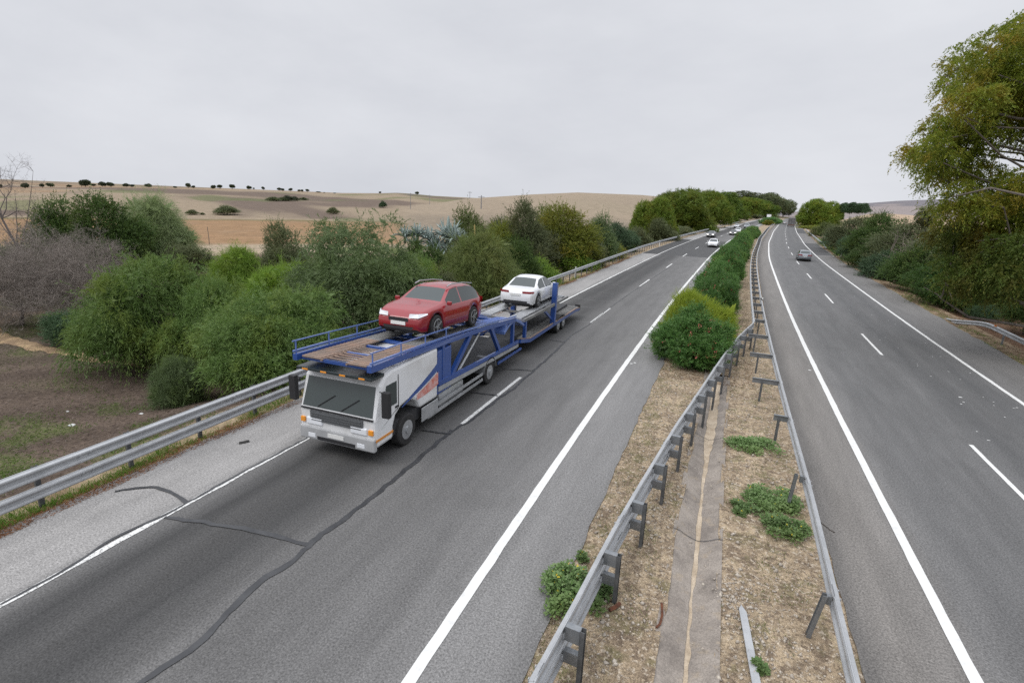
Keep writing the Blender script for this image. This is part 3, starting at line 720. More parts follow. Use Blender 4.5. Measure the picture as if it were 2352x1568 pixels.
CURVES = {
 'saloon': dict(top=[(0, .50), (.015, .58), (.05, .655), (.15, .68), (.18, .70), (.31, .95), (.42, 1.0), (.50, 1.0), (.565, .965), (.71, .675), (.74, .655), (.86, .60), (.95, .52), (.985, .44), (1, .38)],
                belt=[(0, .48), (.02, .56), (.10, .63), (.3, .635), (.55, .625), (.72, .62), (.86, .56), (.95, .48), (1, .36)], rear=(.17, .315), front=(.575, .71), side=(.205, .675)),
 'estate': dict(top=[(0, .52), (.01, .60), (.03, .68), (.06, .74), (.15, .955), (.25, 1.0), (.46, 1.0), (.55, .965), (.69, .70), (.73, .675), (.86, .625), (.94, .56), (.985, .46), (1, .40)],
                belt=[(0, .50), (.02, .60), (.08, .655), (.3, .645), (.55, .63), (.72, .625), (.86, .585), (.95, .52), (1, .38)], rear=(.05, .155), front=(.56, .69), side=(.10, .655)),
}
def make_car(name, label, cat, loc, head, Lc, W, H, pmat, style='saloon', group=None, pitch=0.0, lit=False, rails=False):
    cv = CURVES[style]; ns = 72
    u = np.linspace(0, 1, ns)
    def smooth(pts):
        x = np.linspace(0, 1, 289); y = np.interp(x, [p[0] for p in pts], [p[1] for p in pts])
        y2 = np.convolve(np.pad(y, 6, 'edge'), np.hanning(13)/np.hanning(13).sum(), 'valid'); return np.interp(u, x, y2)*H
    top, belt = smooth(cv['top']), smooth(cv['belt']); belt = np.minimum(belt, top-.012)
    q = np.abs(2*u-1); wv = W/2*(1-.05*q**2-.10*q**8-.07*(u > .5)*q**5)
    x = (u-.5)*Lc; rw = .235*H if style == 'estate' else .225*H; xa = (-.295*Lc, .31*Lc)
    zl = np.full(ns, .155*H); zl = zl+.06*H*(q > .93)*(q-.93)/.07
    arch = np.zeros(ns)
    for xc in xa:
        d = (rw*1.16)**2-(x-xc)**2; arch = np.maximum(arch, np.where(d > 0, rw+np.sqrt(np.maximum(d, 0)), 0))
    zl = np.maximum(zl, np.minimum(arch, belt-.06*H))
    gh = np.clip((top-belt)/(.35*H), 0, 1)
    S = []
    for i in range(ns):
        w, b, t, l, g = wv[i], belt[i], top[i], zl[i], gh[i]
        wr = w*(.93-.25*g); mid = max(.42*H, l+.03)
        S.append([(w*.93, l), (w*.985, l+.03), (w*1.0, min(mid, b-.03)), (w*.985, b-.02), (w*.95, b), (w*.95+(wr-w*.95)*.92, b+(t-b)*.86), (wr*.86, t-.018*g-.004), (wr*.45, t), (0, t+.006*g)])
    S = np.array(S); n = S.shape[1]; full = np.concatenate([S, S[:, -2::-1]*np.array([-1, 1])], 1); m = full.shape[1]
    V = np.stack([np.repeat(x, m), full[:, :, 0].ravel(), full[:, :, 1].ravel()], 1)
    parts = {'body': [], 'windscreen': [], 'rear_window': [], 'side_window_a': [], 'side_window_b': []}
    for i in range(ns-1):
        uc = (u[i]+u[i+1])/2
        for k in range(m-1):
            kk = min(k, m-2-k); f = (i*m+k, i*m+k+1, (i+1)*m+k+1, (i+1)*m+k); key = 'body'
            if kk >= 5 and cv['front'][0] < uc < cv['front'][1]-.005 and kk >= 6: key = 'windscreen'
            elif kk >= 6 and cv['rear'][0] < uc < cv['rear'][1]: key = 'rear_window'
            elif kk == 4 and cv['side'][0] < uc < cv['side'][1] and gh[i] > .42 and abs(uc-.43) > .008: key = 'side_window_a' if k < m/2 else 'side_window_b'
            parts[key].append(f)
    parts['body'] += [tuple(range(m))[::-1], tuple((ns-1)*m+k for k in range(m))]
    root = empty(name, loc, head); tag(root, label, cat, group); root.rotation_euler = (0, pitch, head)
    for key, fs in parts.items():
        if not fs: continue
        used = sorted({i for f in fs for i in f}); mp = {a: b for b, a in enumerate(used)}
        mb = MB(); mb.add(V[used], [tuple(mp[i] for i in f) for f in fs]); nm = 'side_window' if key.startswith('side') else key
        mb.build(nm, pmat if key == 'body' else GLASS, root, smooth=True)
    mb = MB(); mb.box((-Lc*.47, -W*.40, .13*H), (Lc*.46, W*.40, .50*H)); mb.build('underbody', TRIM, root)
    for xc in xa:
        for sy in (-1, 1):
            t = MB(); ww = W/2*.985; t.tube([(xc, sy*(ww-.20), rw), (xc, sy*(ww-.19), rw), (xc, sy*(ww-.03), rw), (xc, sy*ww, rw)], [rw*.93, rw, rw, rw*.93], 28); o = t.build('wheel', TYRE, root, smooth=False)
            r = MB(); r.cyl((xc, sy*(ww+.001), rw), (xc, sy*(ww+.008), rw), rw*.24, 16)
            for a in range(5):
                th = a*2*math.pi/5; r.beam((xc+.1*rw*math.cos(th), sy*(ww+.006), rw+.1*rw*math.sin(th)), (xc+.66*rw*math.cos(th), sy*(ww+.006), rw+.66*rw*math.sin(th)), .02, rw*.2, (0, 1, 0))
            r.tube([(xc, sy*(ww+.002), rw), (xc, sy*(ww+.010), rw)], [rw*.68, rw*.62], 24, False); r.build('rim', RIM, o)
    for sy in (-1, 1):
        def pt(uu, hz, out=.008):
            i = int(uu*(ns-1)); return x[i], sy*(wv[i]+out), hz*H
        hb = MB(); z0, z1 = .44*H, .535*H; a, b = pt(.955, 0), pt(.995, 0)
        hb.add([(Lc*.5+.012, sy*W*.20, z0), (Lc*.5+.0, sy*W*.38, z0+.01), (Lc*.435, sy*W*.470, z1-.03), (Lc*.43, sy*W*.455, z1), (Lc*.487, sy*W*.36, z1-.012), (Lc*.496, sy*W*.21, z1-.03)], [(0, 1, 4, 5), (1, 2, 3, 4)])
        hb.build('headlight', LAMP if lit else HEAD, root)
        tb = MB(); zz = (.53*H, .605*H) if style == 'saloon' else (.52*H, .66*H)
        tb.add([(-Lc*.5-.012, sy*W*.19, zz[0]), (-Lc*.497, sy*W*.40, zz[0]), (-Lc*.455, sy*W*.488, zz[0]+.02), (-Lc*.455, sy*W*.482, zz[1]), (-Lc*.494, sy*W*.40, zz[1]), (-Lc*.5+.0, sy*W*.19, zz[1]-.01)], [(0, 1, 4, 5), (1, 2, 3, 4)])
        tb.build('taillight', TAIL, root)
        mm = MB(); mm.box((Lc*.165, sy*W*.49 if sy > 0 else -W*.58, .635*H), (Lc*.165+.10, W*.58 if sy > 0 else -W*.49, .635*H+.13)); mm.build('wing_mirror', pmat, root, bevel=.03)
    gb = MB(); gb.add([(Lc*.5+.014, -W*.19, .43*H), (Lc*.5+.014, W*.19, .43*H), (Lc*.5+.006, W*.19, .355*H+.0), (Lc*.5+.006, -W*.19, .355*H)], [(0, 1, 2, 3)])
    gb.add([(Lc*.5+.012, -W*.30, .26*H), (Lc*.5+.012, W*.30, .26*H), (Lc*.5+.012, W*.26, .20*H), (Lc*.5+.012, -W*.26, .20*H)], [(0, 1, 2, 3)]); gb.build('grille', TRIM, root)
    pb = MB(); pb.box((Lc*.5+.014, -.26, .285*H), (Lc*.5+.024, .26, .285*H+.11)); pb.build('number_plate', PLATE, root)
    pb = MB(); pb.box((-Lc*.5-.024, -.26, .44*H), (-Lc*.5-.014, .26, .44*H+.11)); pb.build('number_plate', PLATE, root)
    bb = MB(); bb.box((-Lc*.5-.012, -W*.34, .18*H), (-Lc*.5+.05, W*.34, .27*H)); bb.build('rear_valance', TRIM, root)
    if rails:
        rb = MB()
        for sy in (-1, 1): rb.tube([(-.36*Lc, sy*W*.325, H*.985), (-.2*Lc, sy*W*.335, H*1.025), (.0, sy*W*.335, H*1.03), (.07*Lc, sy*W*.33, H*.985)], [.022]*4, 8)
        rb.build('roof_rail', RIM, root)
    return root
def heading(y, back=False):
    dx = float(shift(y+1)-shift(y-1))/2; a = math.atan2(1, dx); return a+math.pi if back else a
def on_road(o, y): return (o+float(shift(y)), y, 0.006)
P_WHITE = paint('white_paint', (.72, .73, .75)); P_RED = paint('red_paint', (.27, .010, .016)); P_DK = paint('dark_grey_paint', (.035, .037, .042)); P_GREY = paint('grey_blue_paint', (.21, .23, .255), metal=.3); P_SILV = paint('silver_paint', (.36, .37, .38), metal=.3); P_BLK = paint('black_paint', (.015, .015, .018))
oncoming = 'cars coming towards the camera on the left carriageway'
make_car('car', 'white saloon coming towards us over the dark resurfaced patch', 'car', on_road(-4.85, 107), heading(107, True), 4.6, 1.82, 1.46, P_WHITE, 'saloon', oncoming)
make_car('car', 'dark car with lit headlights coming along the slow lane below the pines', 'car', on_road(-8.6, 142), heading(142, True), 4.6, 1.82, 1.52, P_DK, 'estate', oncoming, lit=True)
make_car('car', 'dark car half hidden by the oleander hedge on the left carriageway', 'car', on_road(-4.9, 160), heading(160, True), 4.5, 1.8, 1.46, P_BLK, 'saloon', oncoming, lit=True)
make_car('car', 'white car peeping above the hedge just behind the half hidden dark one', 'car', on_road(-4.9, 178), heading(178, True), 4.4, 1.8, 1.46, P_WHITE, 'saloon', oncoming)
make_car('car', 'white hatchback far off beside the left guardrail', 'car', on_road(-8.5, 222), heading(222, True), 4.3, 1.8, 1.5, P_WHITE, 'estate', oncoming)
make_car('car', 'large grey estate car far off beside the white hatchback', 'car', on_road(-5.0, 222), heading(222, True), 4.8, 1.95, 1.85, P_GREY, 'estate', oncoming)
make_car('car', 'tiny white car farthest off on the left carriageway', 'car', on_road(-6.8, 375), heading(375, True), 4.4, 1.8, 1.5, P_WHITE, 'estate', oncoming, lit=True)
make_car('car', 'grey estate car driving away on the right carriageway', 'car', on_road(9.15, 90), heading(90), 4.4, 1.82, 1.5, P_GREY, 'estate')

def box_lorry(name, label, loc, head, w, h, lg, body, cab, cat='lorry'):
    root = empty(name, loc, head); tag(root, label, cat)
    b = MB(); b.box((-lg/2, -w/2, .95), (lg/2-2.1, w/2, h)); b.build('cargo_box', body, root, bevel=.05)
    b = MB(); b.prism([(lg/2-2.0, .6), (lg/2, .6), (lg/2, 1.5), (lg/2-.35, 2.75), (lg/2-2.0, 2.8)], 1, -w*.46, w*.46); b.build('cab', cab, root, bevel=.06)
    b = MB(); b.add([(lg/2+.01, -w*.40, 1.55), (lg/2+.01, w*.40, 1.55), (lg/2-.325, w*.40, 2.6), (lg/2-.325, -w*.40, 2.6)], [(0, 1, 2, 3)]); b.build('windscreen', GLASS, root)
    b = MB(); b.box((-lg/2+.1, -.5, .6), (lg/2-.5, .5, .94)); b.build('chassis', TRIM, root)
    for xx in (-lg/2+.9, -lg/2+2.2, lg/2-1.3):
        for sy in (-1, 1): t = MB(); t.cyl((xx, sy*(w/2-.34), .5), (xx, sy*(w/2-.02), .5), .5, 24); t.build('wheel', TYRE, root)
    b = MB(); b.box((-lg/2-.06, -w*.47, .55), (-lg/2-.004, w*.47, .80)); b.build('rear_bumper', M('rust_bumper', (.22, .10, .045), (.12, .08, .06), 3, .7), root)
    for sy in (-1, 1): b = MB(); b.box((-lg/2-.08, sy*w*.40-.12, .84), (-lg/2-.005, sy*w*.40+.12, .94)); b.build('taillight', TAIL, root)
    b = MB()
    for yy in (-.33, 0, .33): b.box((-lg/2-.035, yy*w-.03, 1.0), (-lg/2-.003, yy*w+.03, h-.06))
    b.build('door_bar', TRIM, root)
    return root
box_lorry('lorry', 'grey box lorry with a rusty rear driving away round the bend', on_road(10.0, 285), heading(285), 3.0, 3.9, 8, M('lorry_grey', (.16, .155, .155), (.10, .10, .10), 1.0, .6), P_WHITE)
box_lorry('lorry', 'far white lorry showing above the hedge at the bend', on_road(-5, 420), heading(420, True), 2.6, 4.0, 9, P_WHITE, P_WHITE)
away = 'cars driving away on the right carriageway near the bend'
make_car('car', 'tiny pale car just ahead of the grey lorry', 'car', on_road(7.0, 318), heading(318), 4.5, 1.85, 1.5, P_SILV, 'estate', away)
make_car('car', 'tiny dark car under the edge of the round pine', 'car', on_road(11.5, 350), heading(350), 4.5, 1.85, 1.5, P_DK, 'estate', away)

# ------------------------------------------------------------------ the car transporter
T0 = 10.7                                  # front bumper
root = empty('car_transporter', (-8.95, T0, .006))
tag(root, 'blue car transporter lorry with a white cab and sloping upper deck in the slow lane', 'lorry')
T_BLUE = paint('transporter_blue', (.020, .068, .27), .38); T_BLUE2 = paint('transporter_light_blue', (.10, .17, .42), .42); T_WHITE = M('cab_white', (.72, .73, .74), (.60, .60, .595), 1.1, .3, .06, 25, coat=.5)
ALU = M('aluminium', (.48, .49, .50), (.38, .39, .40), 3, .42, metal=.5); DECK = M('deck_plate', (.25, .25, .245), (.17, .168, .165), 2, .6, .15, 40, metal=.3)
RUSTY = M('worn_ramp_plate', (.27, .185, .14), (.19, .15, .125), 2.2, .75, .15, 30); DARKM = M('chassis_black', (.028, .029, .032), (.045, .045, .046), 4, .7)
W2 = 1.25
# cab: profile (t, z) extruded over the width, rounded edges
m = MB(); m.prism([(.06, .50), (.0, .80), (.02, 1.28), (.30, 2.16), (.50, 2.42), (.85, 2.50), (3.35, 2.50), (3.35, .86), (2.25, .86), (2.12, 1.12), (1.85, 1.28), (1.55, 1.32), (1.25, 1.28), (.98, 1.12), (.86, .86), (.84, .50)], 0, -W2+.02, W2-.02)
cab_o = m.build('cab', T_WHITE, root, bevel=.09)
m = MB(); m.box((-1.12, .9, .5), (1.12, 3.2, .88)); m.build('cab_underside', DARKM, root)
fr = lambda z: .02+(z-1.28)*.318 if z < 2.16 else .30
m = MB(); m.add([(-1.13, fr(1.36)-.012, 1.36), (1.13, fr(1.36)-.012, 1.36), (1.08, fr(2.14)-.012, 2.14), (-1.08, fr(2.14)-.012, 2.14)], [(0, 1, 2, 3)])
ws = m.build('windscreen', GLASS, root)
m = MB()
for xx in (-.62, .15): m.beam((xx, fr(1.40)-.03, 1.40), (xx+.5, fr(1.75)-.03, 1.75), .02, .02)
m.build('wiper', TRIM, ws)
m = MB(); m.box((-1.20, -.05, 2.40), (1.20, .52, 2.48)); m.build('sun_visor', M('visor_dark', (.02, .028, .03), rough=.2, spec=.6), root, bevel=.02)
for sx in (-1, 1):
    X = sx*(W2-.02)
    m = MB(); e = X+sx*.006; m.add([(e, .38, 1.48), (e, 1.02, 1.48), (e, 1.02, 2.12), (e, .52, 2.12)], [(0, 1, 2, 3)]); m.build('side_window', GLASS, root)
    m = MB(); m.add([(X+sx*.004, .20, .96), (X+sx*.004, .92, 1.28), (X+sx*.004, 1.12, 1.34), (X+sx*.004, 1.12, 2.28), (X+sx*.004, 1.08, 2.28), (X+sx*.004, 1.08, 1.30), (X+sx*.004, .9, 1.25)], [(0, 1, 6), (1, 2, 5, 6), (2, 3, 4, 5)]); m.build('door_gap', TRIM, root)
    m = MB(); m.beam((X, .22, 2.05), (X+sx*.26, .12, 2.10), .03, .03); m.box((min(X+sx*.16, X+sx*.38), .06, 1.42), (max(X+sx*.16, X+sx*.38), .20, 2.12)); m.build('wing_mirror', TRIM, root, bevel=.03)
    m = MB(); m.box((sx*.72-.26, -.035, .86), (sx*.72+.26, .06, 1.06)); m.build('headlight', HEAD, root, bevel=.03)
    # side panel graphics: blue swoosh and a red-pink flash
    m = MB(); e = X+sx*.007; top = [(1.25, 1.28), (1.7, 1.44), (2.3, 1.62), (2.9, 1.83), (3.34, 2.02)]; bot = [(1.25, 1.25), (1.7, 1.34), (2.3, 1.46), (2.9, 1.62), (3.34, 1.76)]
    m.add([(e, t, z) for t, z in top+bot], [(i, i+1, 6+i, 5+i) for i in range(4)]); m.build('blue_swoosh', T_BLUE, root)
    m = MB(); top = [(2.05, 1.36), (2.5, 1.46), (3.0, 1.60), (3.34, 1.70)]; bot = [(2.05, 1.20), (2.5, 1.20), (3.0, 1.24), (3.34, 1.30)]
    m.add([(e, t, z) for t, z in top+bot], [(i, i+1, 5+i, 4+i) for i in range(3)]); m.build('red_flash', M('logo_red', (.52, .17, .13), (.62, .38, .36), 6, .5), root)
    m = MB(); m.box((min(X, X+sx*.012), .02, .70), (max(X, X+sx*.012), .80, .77)); m.build('orange_stripe', M('orange_marker', (.62, .26, .06), rough=.5), root)
    m = MB(); m.box((min(X, X+sx*.03), 2.30, .40), (max(X, X+sx*.03), 3.3, .84)); m.build('cab_step', ALU, root, bevel=.02)
m = MB(); m.box((-.85, -.022, .98), (.85, .03, 1.26))
for i in range(4): m.box((-.8, -.04, 1.0+i*.065), (.8, -.02, 1.025+i*.065))
m.build('grille', M('grille_grey', (.10, .105, .11), rough=.5), root)
m = MB(); m.box((-1.22, -.05, .42), (1.22, .10, .80)); m.build('bumper', M('bumper_grey', (.40, .405, .41), (.33, .335, .34), 2, .5), root, bevel=.04)
for sx in (-1, 1):
    m = MB(); m.box((sx*.80-.12, -.06, .50), (sx*.80+.12, -.045, .62)); m.build('fog_lamp', HEAD, root, bevel=.01)
    m = MB(); m.box((sx*1.10-.07, -.04, .90), (sx*1.10+.07, .02, 1.04)); m.build('indicator', AMBER, root, bevel=.01)
    m = MB(); e = sx*(W2-.02); m.box((min(e, e+sx*.03), .93, 1.36), (max(e, e+sx*.03), 1.07, 1.41)); m.build('door_handle', TRIM, root)
m = MB(); m.box((-.62, -.058, .46), (.62, -.046, .56)); m.build('air_intake', TRIM, root)
m = MB(); m.box((-1.16, -.012, 1.285), (1.16, .06, 1.325)); m.build('panel_gap', TRIM, root)
m = MB()
for xx in (-.9, -.3, .3, .9): m.box((xx-.09, -.065, 2.42), (xx+.09, -.045, 2.46))
m.build('marker_lamp', AMBER, root)
m = MB(); m.box((-.26, -.068, .60), (.26, -.052, .71)); m.build('number_plate', PLATE, root)
# chassis and lower body
m = MB(); m.box((-.5, 2.6, .55), (.5, 21.3, .80)); m.build('chassis', DARKM, root)
m = MB(); m.box((-1.20, 3.38, .90), (1.20, 4.30, 2.34)); m.build('headboard', T_BLUE, root, bevel=.03)
def wheel(t, r=.47, w=.30, dual=False):
    for sx in (-1, 1):
        a, b = sx*(1.22-w-(.3 if dual else 0)), sx*1.22
        k = MB(); k.tube([(a, t, r), (a+sx*.02, t, r), (b-sx*.03, t, r), (b, t, r)], [r*.9, r, r, r*.92], 32); o = k.build('wheel', TYRE, root)
        k = MB(); k.tube([(b+sx*.002, t, r), (b-sx*.06, t, r)], [r*.60, r*.52], 24, True); k.cyl((b-sx*.06, t, r), (b+sx*.04, t, r), r*.22, 16); k.build('rim', ALU, o)
wheel(1.55); wheel(7.5, .47, .3, True); wheel(16.95, .40, .26); wheel(17.95, .40, .26)
for sx in (-1, 1):
    X = sx*1.24
    def side(name, pts, z0z1, th, mat):      # a rail following (t, z) points on the lorry's side
        m = MB(); 
        for (a, za), (b, zb_) in zip(pts[:-1], pts[1:]): m.beam((X-sx*th/2, a, za), (X-sx*th/2, b, zb_), th, z0z1)
        m.build(name, mat, root); return m
    side('side_rail', [(3.4, 1.10), (6.5, .98), (10.6, .82)], .16, .10, ALU)
    side('blue_side_beam', [(3.4, 1.28), (6.6, 1.12), (10.6, .96)], .16, .08, T_BLUE)
    side('side_guard', [(2.7, .62), (6.8, .60)], .10, .04, ALU)
    side('side_guard', [(2.7, .40), (6.8, .38)], .10, .04, ALU)
    side('side_guard', [(8.3, .60), (11.0, .56)], .10, .04, T_BLUE)
    m = MB(); m.box((min(X-sx*.50, X-sx*.1), 3.6, .34), (max(X-sx*.50, X-sx*.1), 5.4, .86)); m.build('fuel_tank', ALU, root, bevel=.10)
    # mudguard over the rear wheels
    m = MB(); arc = [(7.5+.62*math.cos(a), .47+.60*math.sin(a)) for a in np.linspace(.15, math.pi-.15, 12)]; arc2 = [(7.5+.58*math.cos(a), .47+.56*math.sin(a)) for a in np.linspace(math.pi-.15, .15, 12)]
    m.prism(arc+arc2, 0, min(X, X-sx*.55), max(X, X-sx*.55)); m.build('mudguard', M('mudguard_grey', (.16, .165, .17), rough=.5), root)
    # upper deck beam: overhangs the cab, slopes down to the rear
    B = [(-.10, 2.74), (1.4, 2.68), (4.1, 2.54), (7.0, 2.34), (10.2, 2.04)]
    side('deck_beam', B, .17, .14, T_BLUE)
    side('deck_edge', [(a, b+.15) for a, b in B], .05, .05, T_BLUE2)
    side('deck_handrail', [(a, b+.42) for a, b in B[:3]], .03, .03, T_BLUE2)
    for t in (0, 1.3, 2.6, 3.9):
        z = np.interp(t, [b[0] for b in B], [b[1] for b in B]); k = MB(); k.beam((X-sx*.03, t, z), (X-sx*.03, t, z+.42), .03, .03); k.build('handrail_post', T_BLUE2, root)
    # struts
    for a, b in (((3.75, 1.2), (3.75, 2.52)), ((4.2, 1.15), (5.8, 2.36)), ((8.6, 1.0), (7.6, 2.22)), ((10.0, .9), (10.0, 2.0))):
        k = MB(); k.beam((X-sx*.09, a[0], a[1]), (X-sx*.09, b[0], b[1]), .13, .16); k.build('deck_strut', T_BLUE, root)
    k = MB(); k.tube([(X-sx*.2, 5.1, 1.15), (X-sx*.2, 6.9, 2.2)], [.05, .035], 10); k.build('hydraulic_ram', ALU, root)
    # trailer frame
    side('trailer_beam', [(10.9, .92), (12.2, .66), (20.6, .60), (21.6, .50)], .17, .10, T_BLUE)
    side('trailer_edge', [(10.9, 1.03), (12.2, .765), (20.6, .705), (21.6, .60)], .035, .08, RUSTY)
    for t, z0, z1, w in ((11.6, .75, 1.72, .16), (16.05, .6, 2.85, .26)):
        k = MB(); k.beam((X-sx*.10, t, z0), (X-sx*.10, t+.15*(z1 > 2), z1), w, w); k.build('trailer_post', T_BLUE, root, bevel=.02)
    k = MB(); k.beam((X-sx*.14, 16.4, .7), (X-sx*.14, 14.6, 1.62), .10, .12); k.build('deck_strut', T_BLUE, root)
    side('carrier_beam', [(11.3, 1.78), (14.0, 1.74), (18.6, 1.74)], .13, .10, DECK)
    k = MB(); k.box((min(X-sx*.32, X), 21.62, .46), (max(X-sx*.32, X), 21.70, .78)); k.build('lamp_board', TRIM, root)
    k = MB(); k.box((min(X-sx*.28, X-sx*.04), 21.702, .54), (max(X-sx*.28, X-sx*.04), 21.715, .66)); k.build('taillight', TAIL, root)
    # wheel arch of the trailer
    m = MB(); arc = [(17.45+1.02*math.cos(a), .40+.50*math.sin(a)) for a in np.linspace(.2, math.pi-.2, 14)]; arc2 = [(17.45+.98*math.cos(a), .40+.46*math.sin(a)) for a in np.linspace(math.pi-.2, .2, 14)]
    m.prism(arc+arc2, 0, min(X-sx*.01, X-sx*.34), max(X-sx*.01, X-sx*.34)); m.build('mudguard', DARKM, root)
BZ = lambda t: float(np.interp(t, [-.10, 1.4, 4.1, 7.0, 10.2], [2.74, 2.68, 2.54, 2.34, 2.04]))
for sx in (-1, 1):                                   # two wheel tracks of the upper deck, ribbed plates
    for a, b, mt in ((0, 2.6, RUSTY), (2.6, 7.0, DECK), (7.0, 10.0, T_BLUE2)):
        m = MB(); m.beam((sx*.72, a, BZ(a)+.03), (sx*.72, b, BZ(b)+.03), .60, .04)
        for t in np.arange(a+.1, b-.05, .16): m.beam((sx*.72-.28, t, BZ(t)+.055), (sx*.72+.28, t, BZ(t)+.055), .03, .02)
        m.build('wheel_track', mt, root)
for t in np.arange(.1, 10.2, .95): m = MB(); m.beam((-1.15, t, BZ(t)-.03), (1.15, t, BZ(t)-.03), .09, .09); m.build('cross_member', T_BLUE, root)
m = MB()
for t in np.arange(.1, 1.9, .2): m.beam((-.42, t, BZ(t)), (.42, t, BZ(t)), .05, .03)
m.beam((-.40, .0, BZ(0)), (-.40, 1.9, BZ(1.9)), .05, .05); m.beam((.40, .0, BZ(0)), (.40, 1.9, BZ(1.9)), .05, .05)
m.build('centre_walkway', RUSTY, root)
m = MB(); m.box((-1.15, 4.3, 1.0), (1.15, 10.3, 1.06)); m.build('lower_deck', DARKM, root)
m = MB()
arcp = [(9.0, 1.75), (9.6, 2.02), (10.3, 2.06), (10.9, 1.86), (11.4, 1.60), (11.4, 1.48), (10.85, 1.72), (10.3, 1.92), (9.6, 1.88), (9.0, 1.62)]
for sx in (-1, 1): m.prism(arcp, 0, min(sx*1.2, sx*.45), max(sx*1.2, sx*.45))
m.build('gooseneck_cover', T_BLUE2, root, bevel=.03)
m = MB(); m.beam((0, 10.0, .62), (0, 12.4, .62), .25, .18); m.build('drawbar', DARKM, root)
m = MB(); m.box((-1.14, 12.2, .60), (1.14, 21.6, .66))
for t in np.arange(12.3, 21.5, .22): m.box((-1.12, t, .66), (1.12, t+.06, .69))
m.build('trailer_deck', DECK, root)
CZ = lambda t: float(np.interp(t, [11.3, 14, 18.6], [1.78, 1.74, 1.74]))
for sx in (-1, 1):
    m = MB(); m.beam((sx*.74, 11.4, CZ(11.4)+.05), (sx*.74, 18.5, CZ(18.5)+.05), .58, .05)
    for t in np.arange(11.5, 18.4, .2): m.beam((sx*.74-.27, t, CZ(t)+.085), (sx*.74+.27, t, CZ(t)+.085), .03, .02)
    m.build('carrier_track', ALU, root)
for t in (11.4, 13.2, 15.0, 16.7, 18.5): m = MB(); m.beam((-1.15, t, CZ(t)-.03), (1.15, t, CZ(t)-.03), .10, .10); m.build('carrier_cross_member', DECK, root)
# its load: things of their own
zr = BZ(5.0)+.055
make_car('loaded_car', 'red estate car with roof rails riding on the lorry upper deck', 'car', (-8.95, T0+5.25, BZ(5.25)+.09), -math.pi/2, 4.5, 1.84, 1.56, P_RED, 'estate', 'cars carried on the lorry', pitch=-math.atan(.066), rails=True)
make_car('loaded_car', 'white saloon carried tail first at the back of the lorry', 'car', (-8.95, T0+15.6, CZ(15.6)+.09), math.pi/2, 4.7, 1.82, 1.44, P_WHITE, 'saloon', 'cars carried on the lorry', pitch=.02)

# ------------------------------------------------------------------ plants
def unit(v): return v/(np.linalg.norm(v, axis=-1, keepdims=True)+1e-9)
def leaf_quads(P, D, Ln, Wd, rg, sv=None):
    """one kite-shaped leaf per row"""
    n = len(P); S = unit(np.cross(D, rg.normal(size=(n, 3)) if sv is None else sv)); Ln = np.broadcast_to(Ln, n)[:, None]; Wd = np.broadcast_to(Wd, n)[:, None]
    mid = P+D*Ln*.45
    V = np.stack([P, mid+S*Wd*.5, P+D*Ln, mid-S*Wd*.5], 1).reshape(-1, 3)
    return V, np.arange(4*n).reshape(-1, 4)
def sample_lobes(lobes, n, rg, bottom=-.5, inner=.72, deep=.78):
    Lb = np.asarray(lobes, float); c, r = Lb[:, :3], Lb[:, 3:6]
    w = (r[:, 0]*r[:, 1]+r[:, 0]*r[:, 2]+r[:, 1]*r[:, 2]); w = w/w.sum(); out = []; nor = []
    tot = 0
    while tot < n:
        k = rg.choice(len(Lb), size=n*2, p=w); d = unit(rg.normal(size=(n*2, 3))); d = d[(ok := d[:, 2] > bottom)]; k = k[ok]
        q = inner+(1.04-inner)*rg.random(len(k))**.5
        p = c[k]+d*r[k]*q[:, None]
        buried = np.zeros(len(p), bool)
        for i in range(len(Lb)):
            buried |= (i != k) & ((((p-c[i])/r[i])**2).sum(1) < deep**2)
        keep = ~buried | (rg.random(len(p)) < .10)
        out.append(p[keep]); nor.append(unit(d/r[k])[keep]); tot += keep.sum()
    return np.concatenate(out)[:n], np.concatenate(nor)[:n]
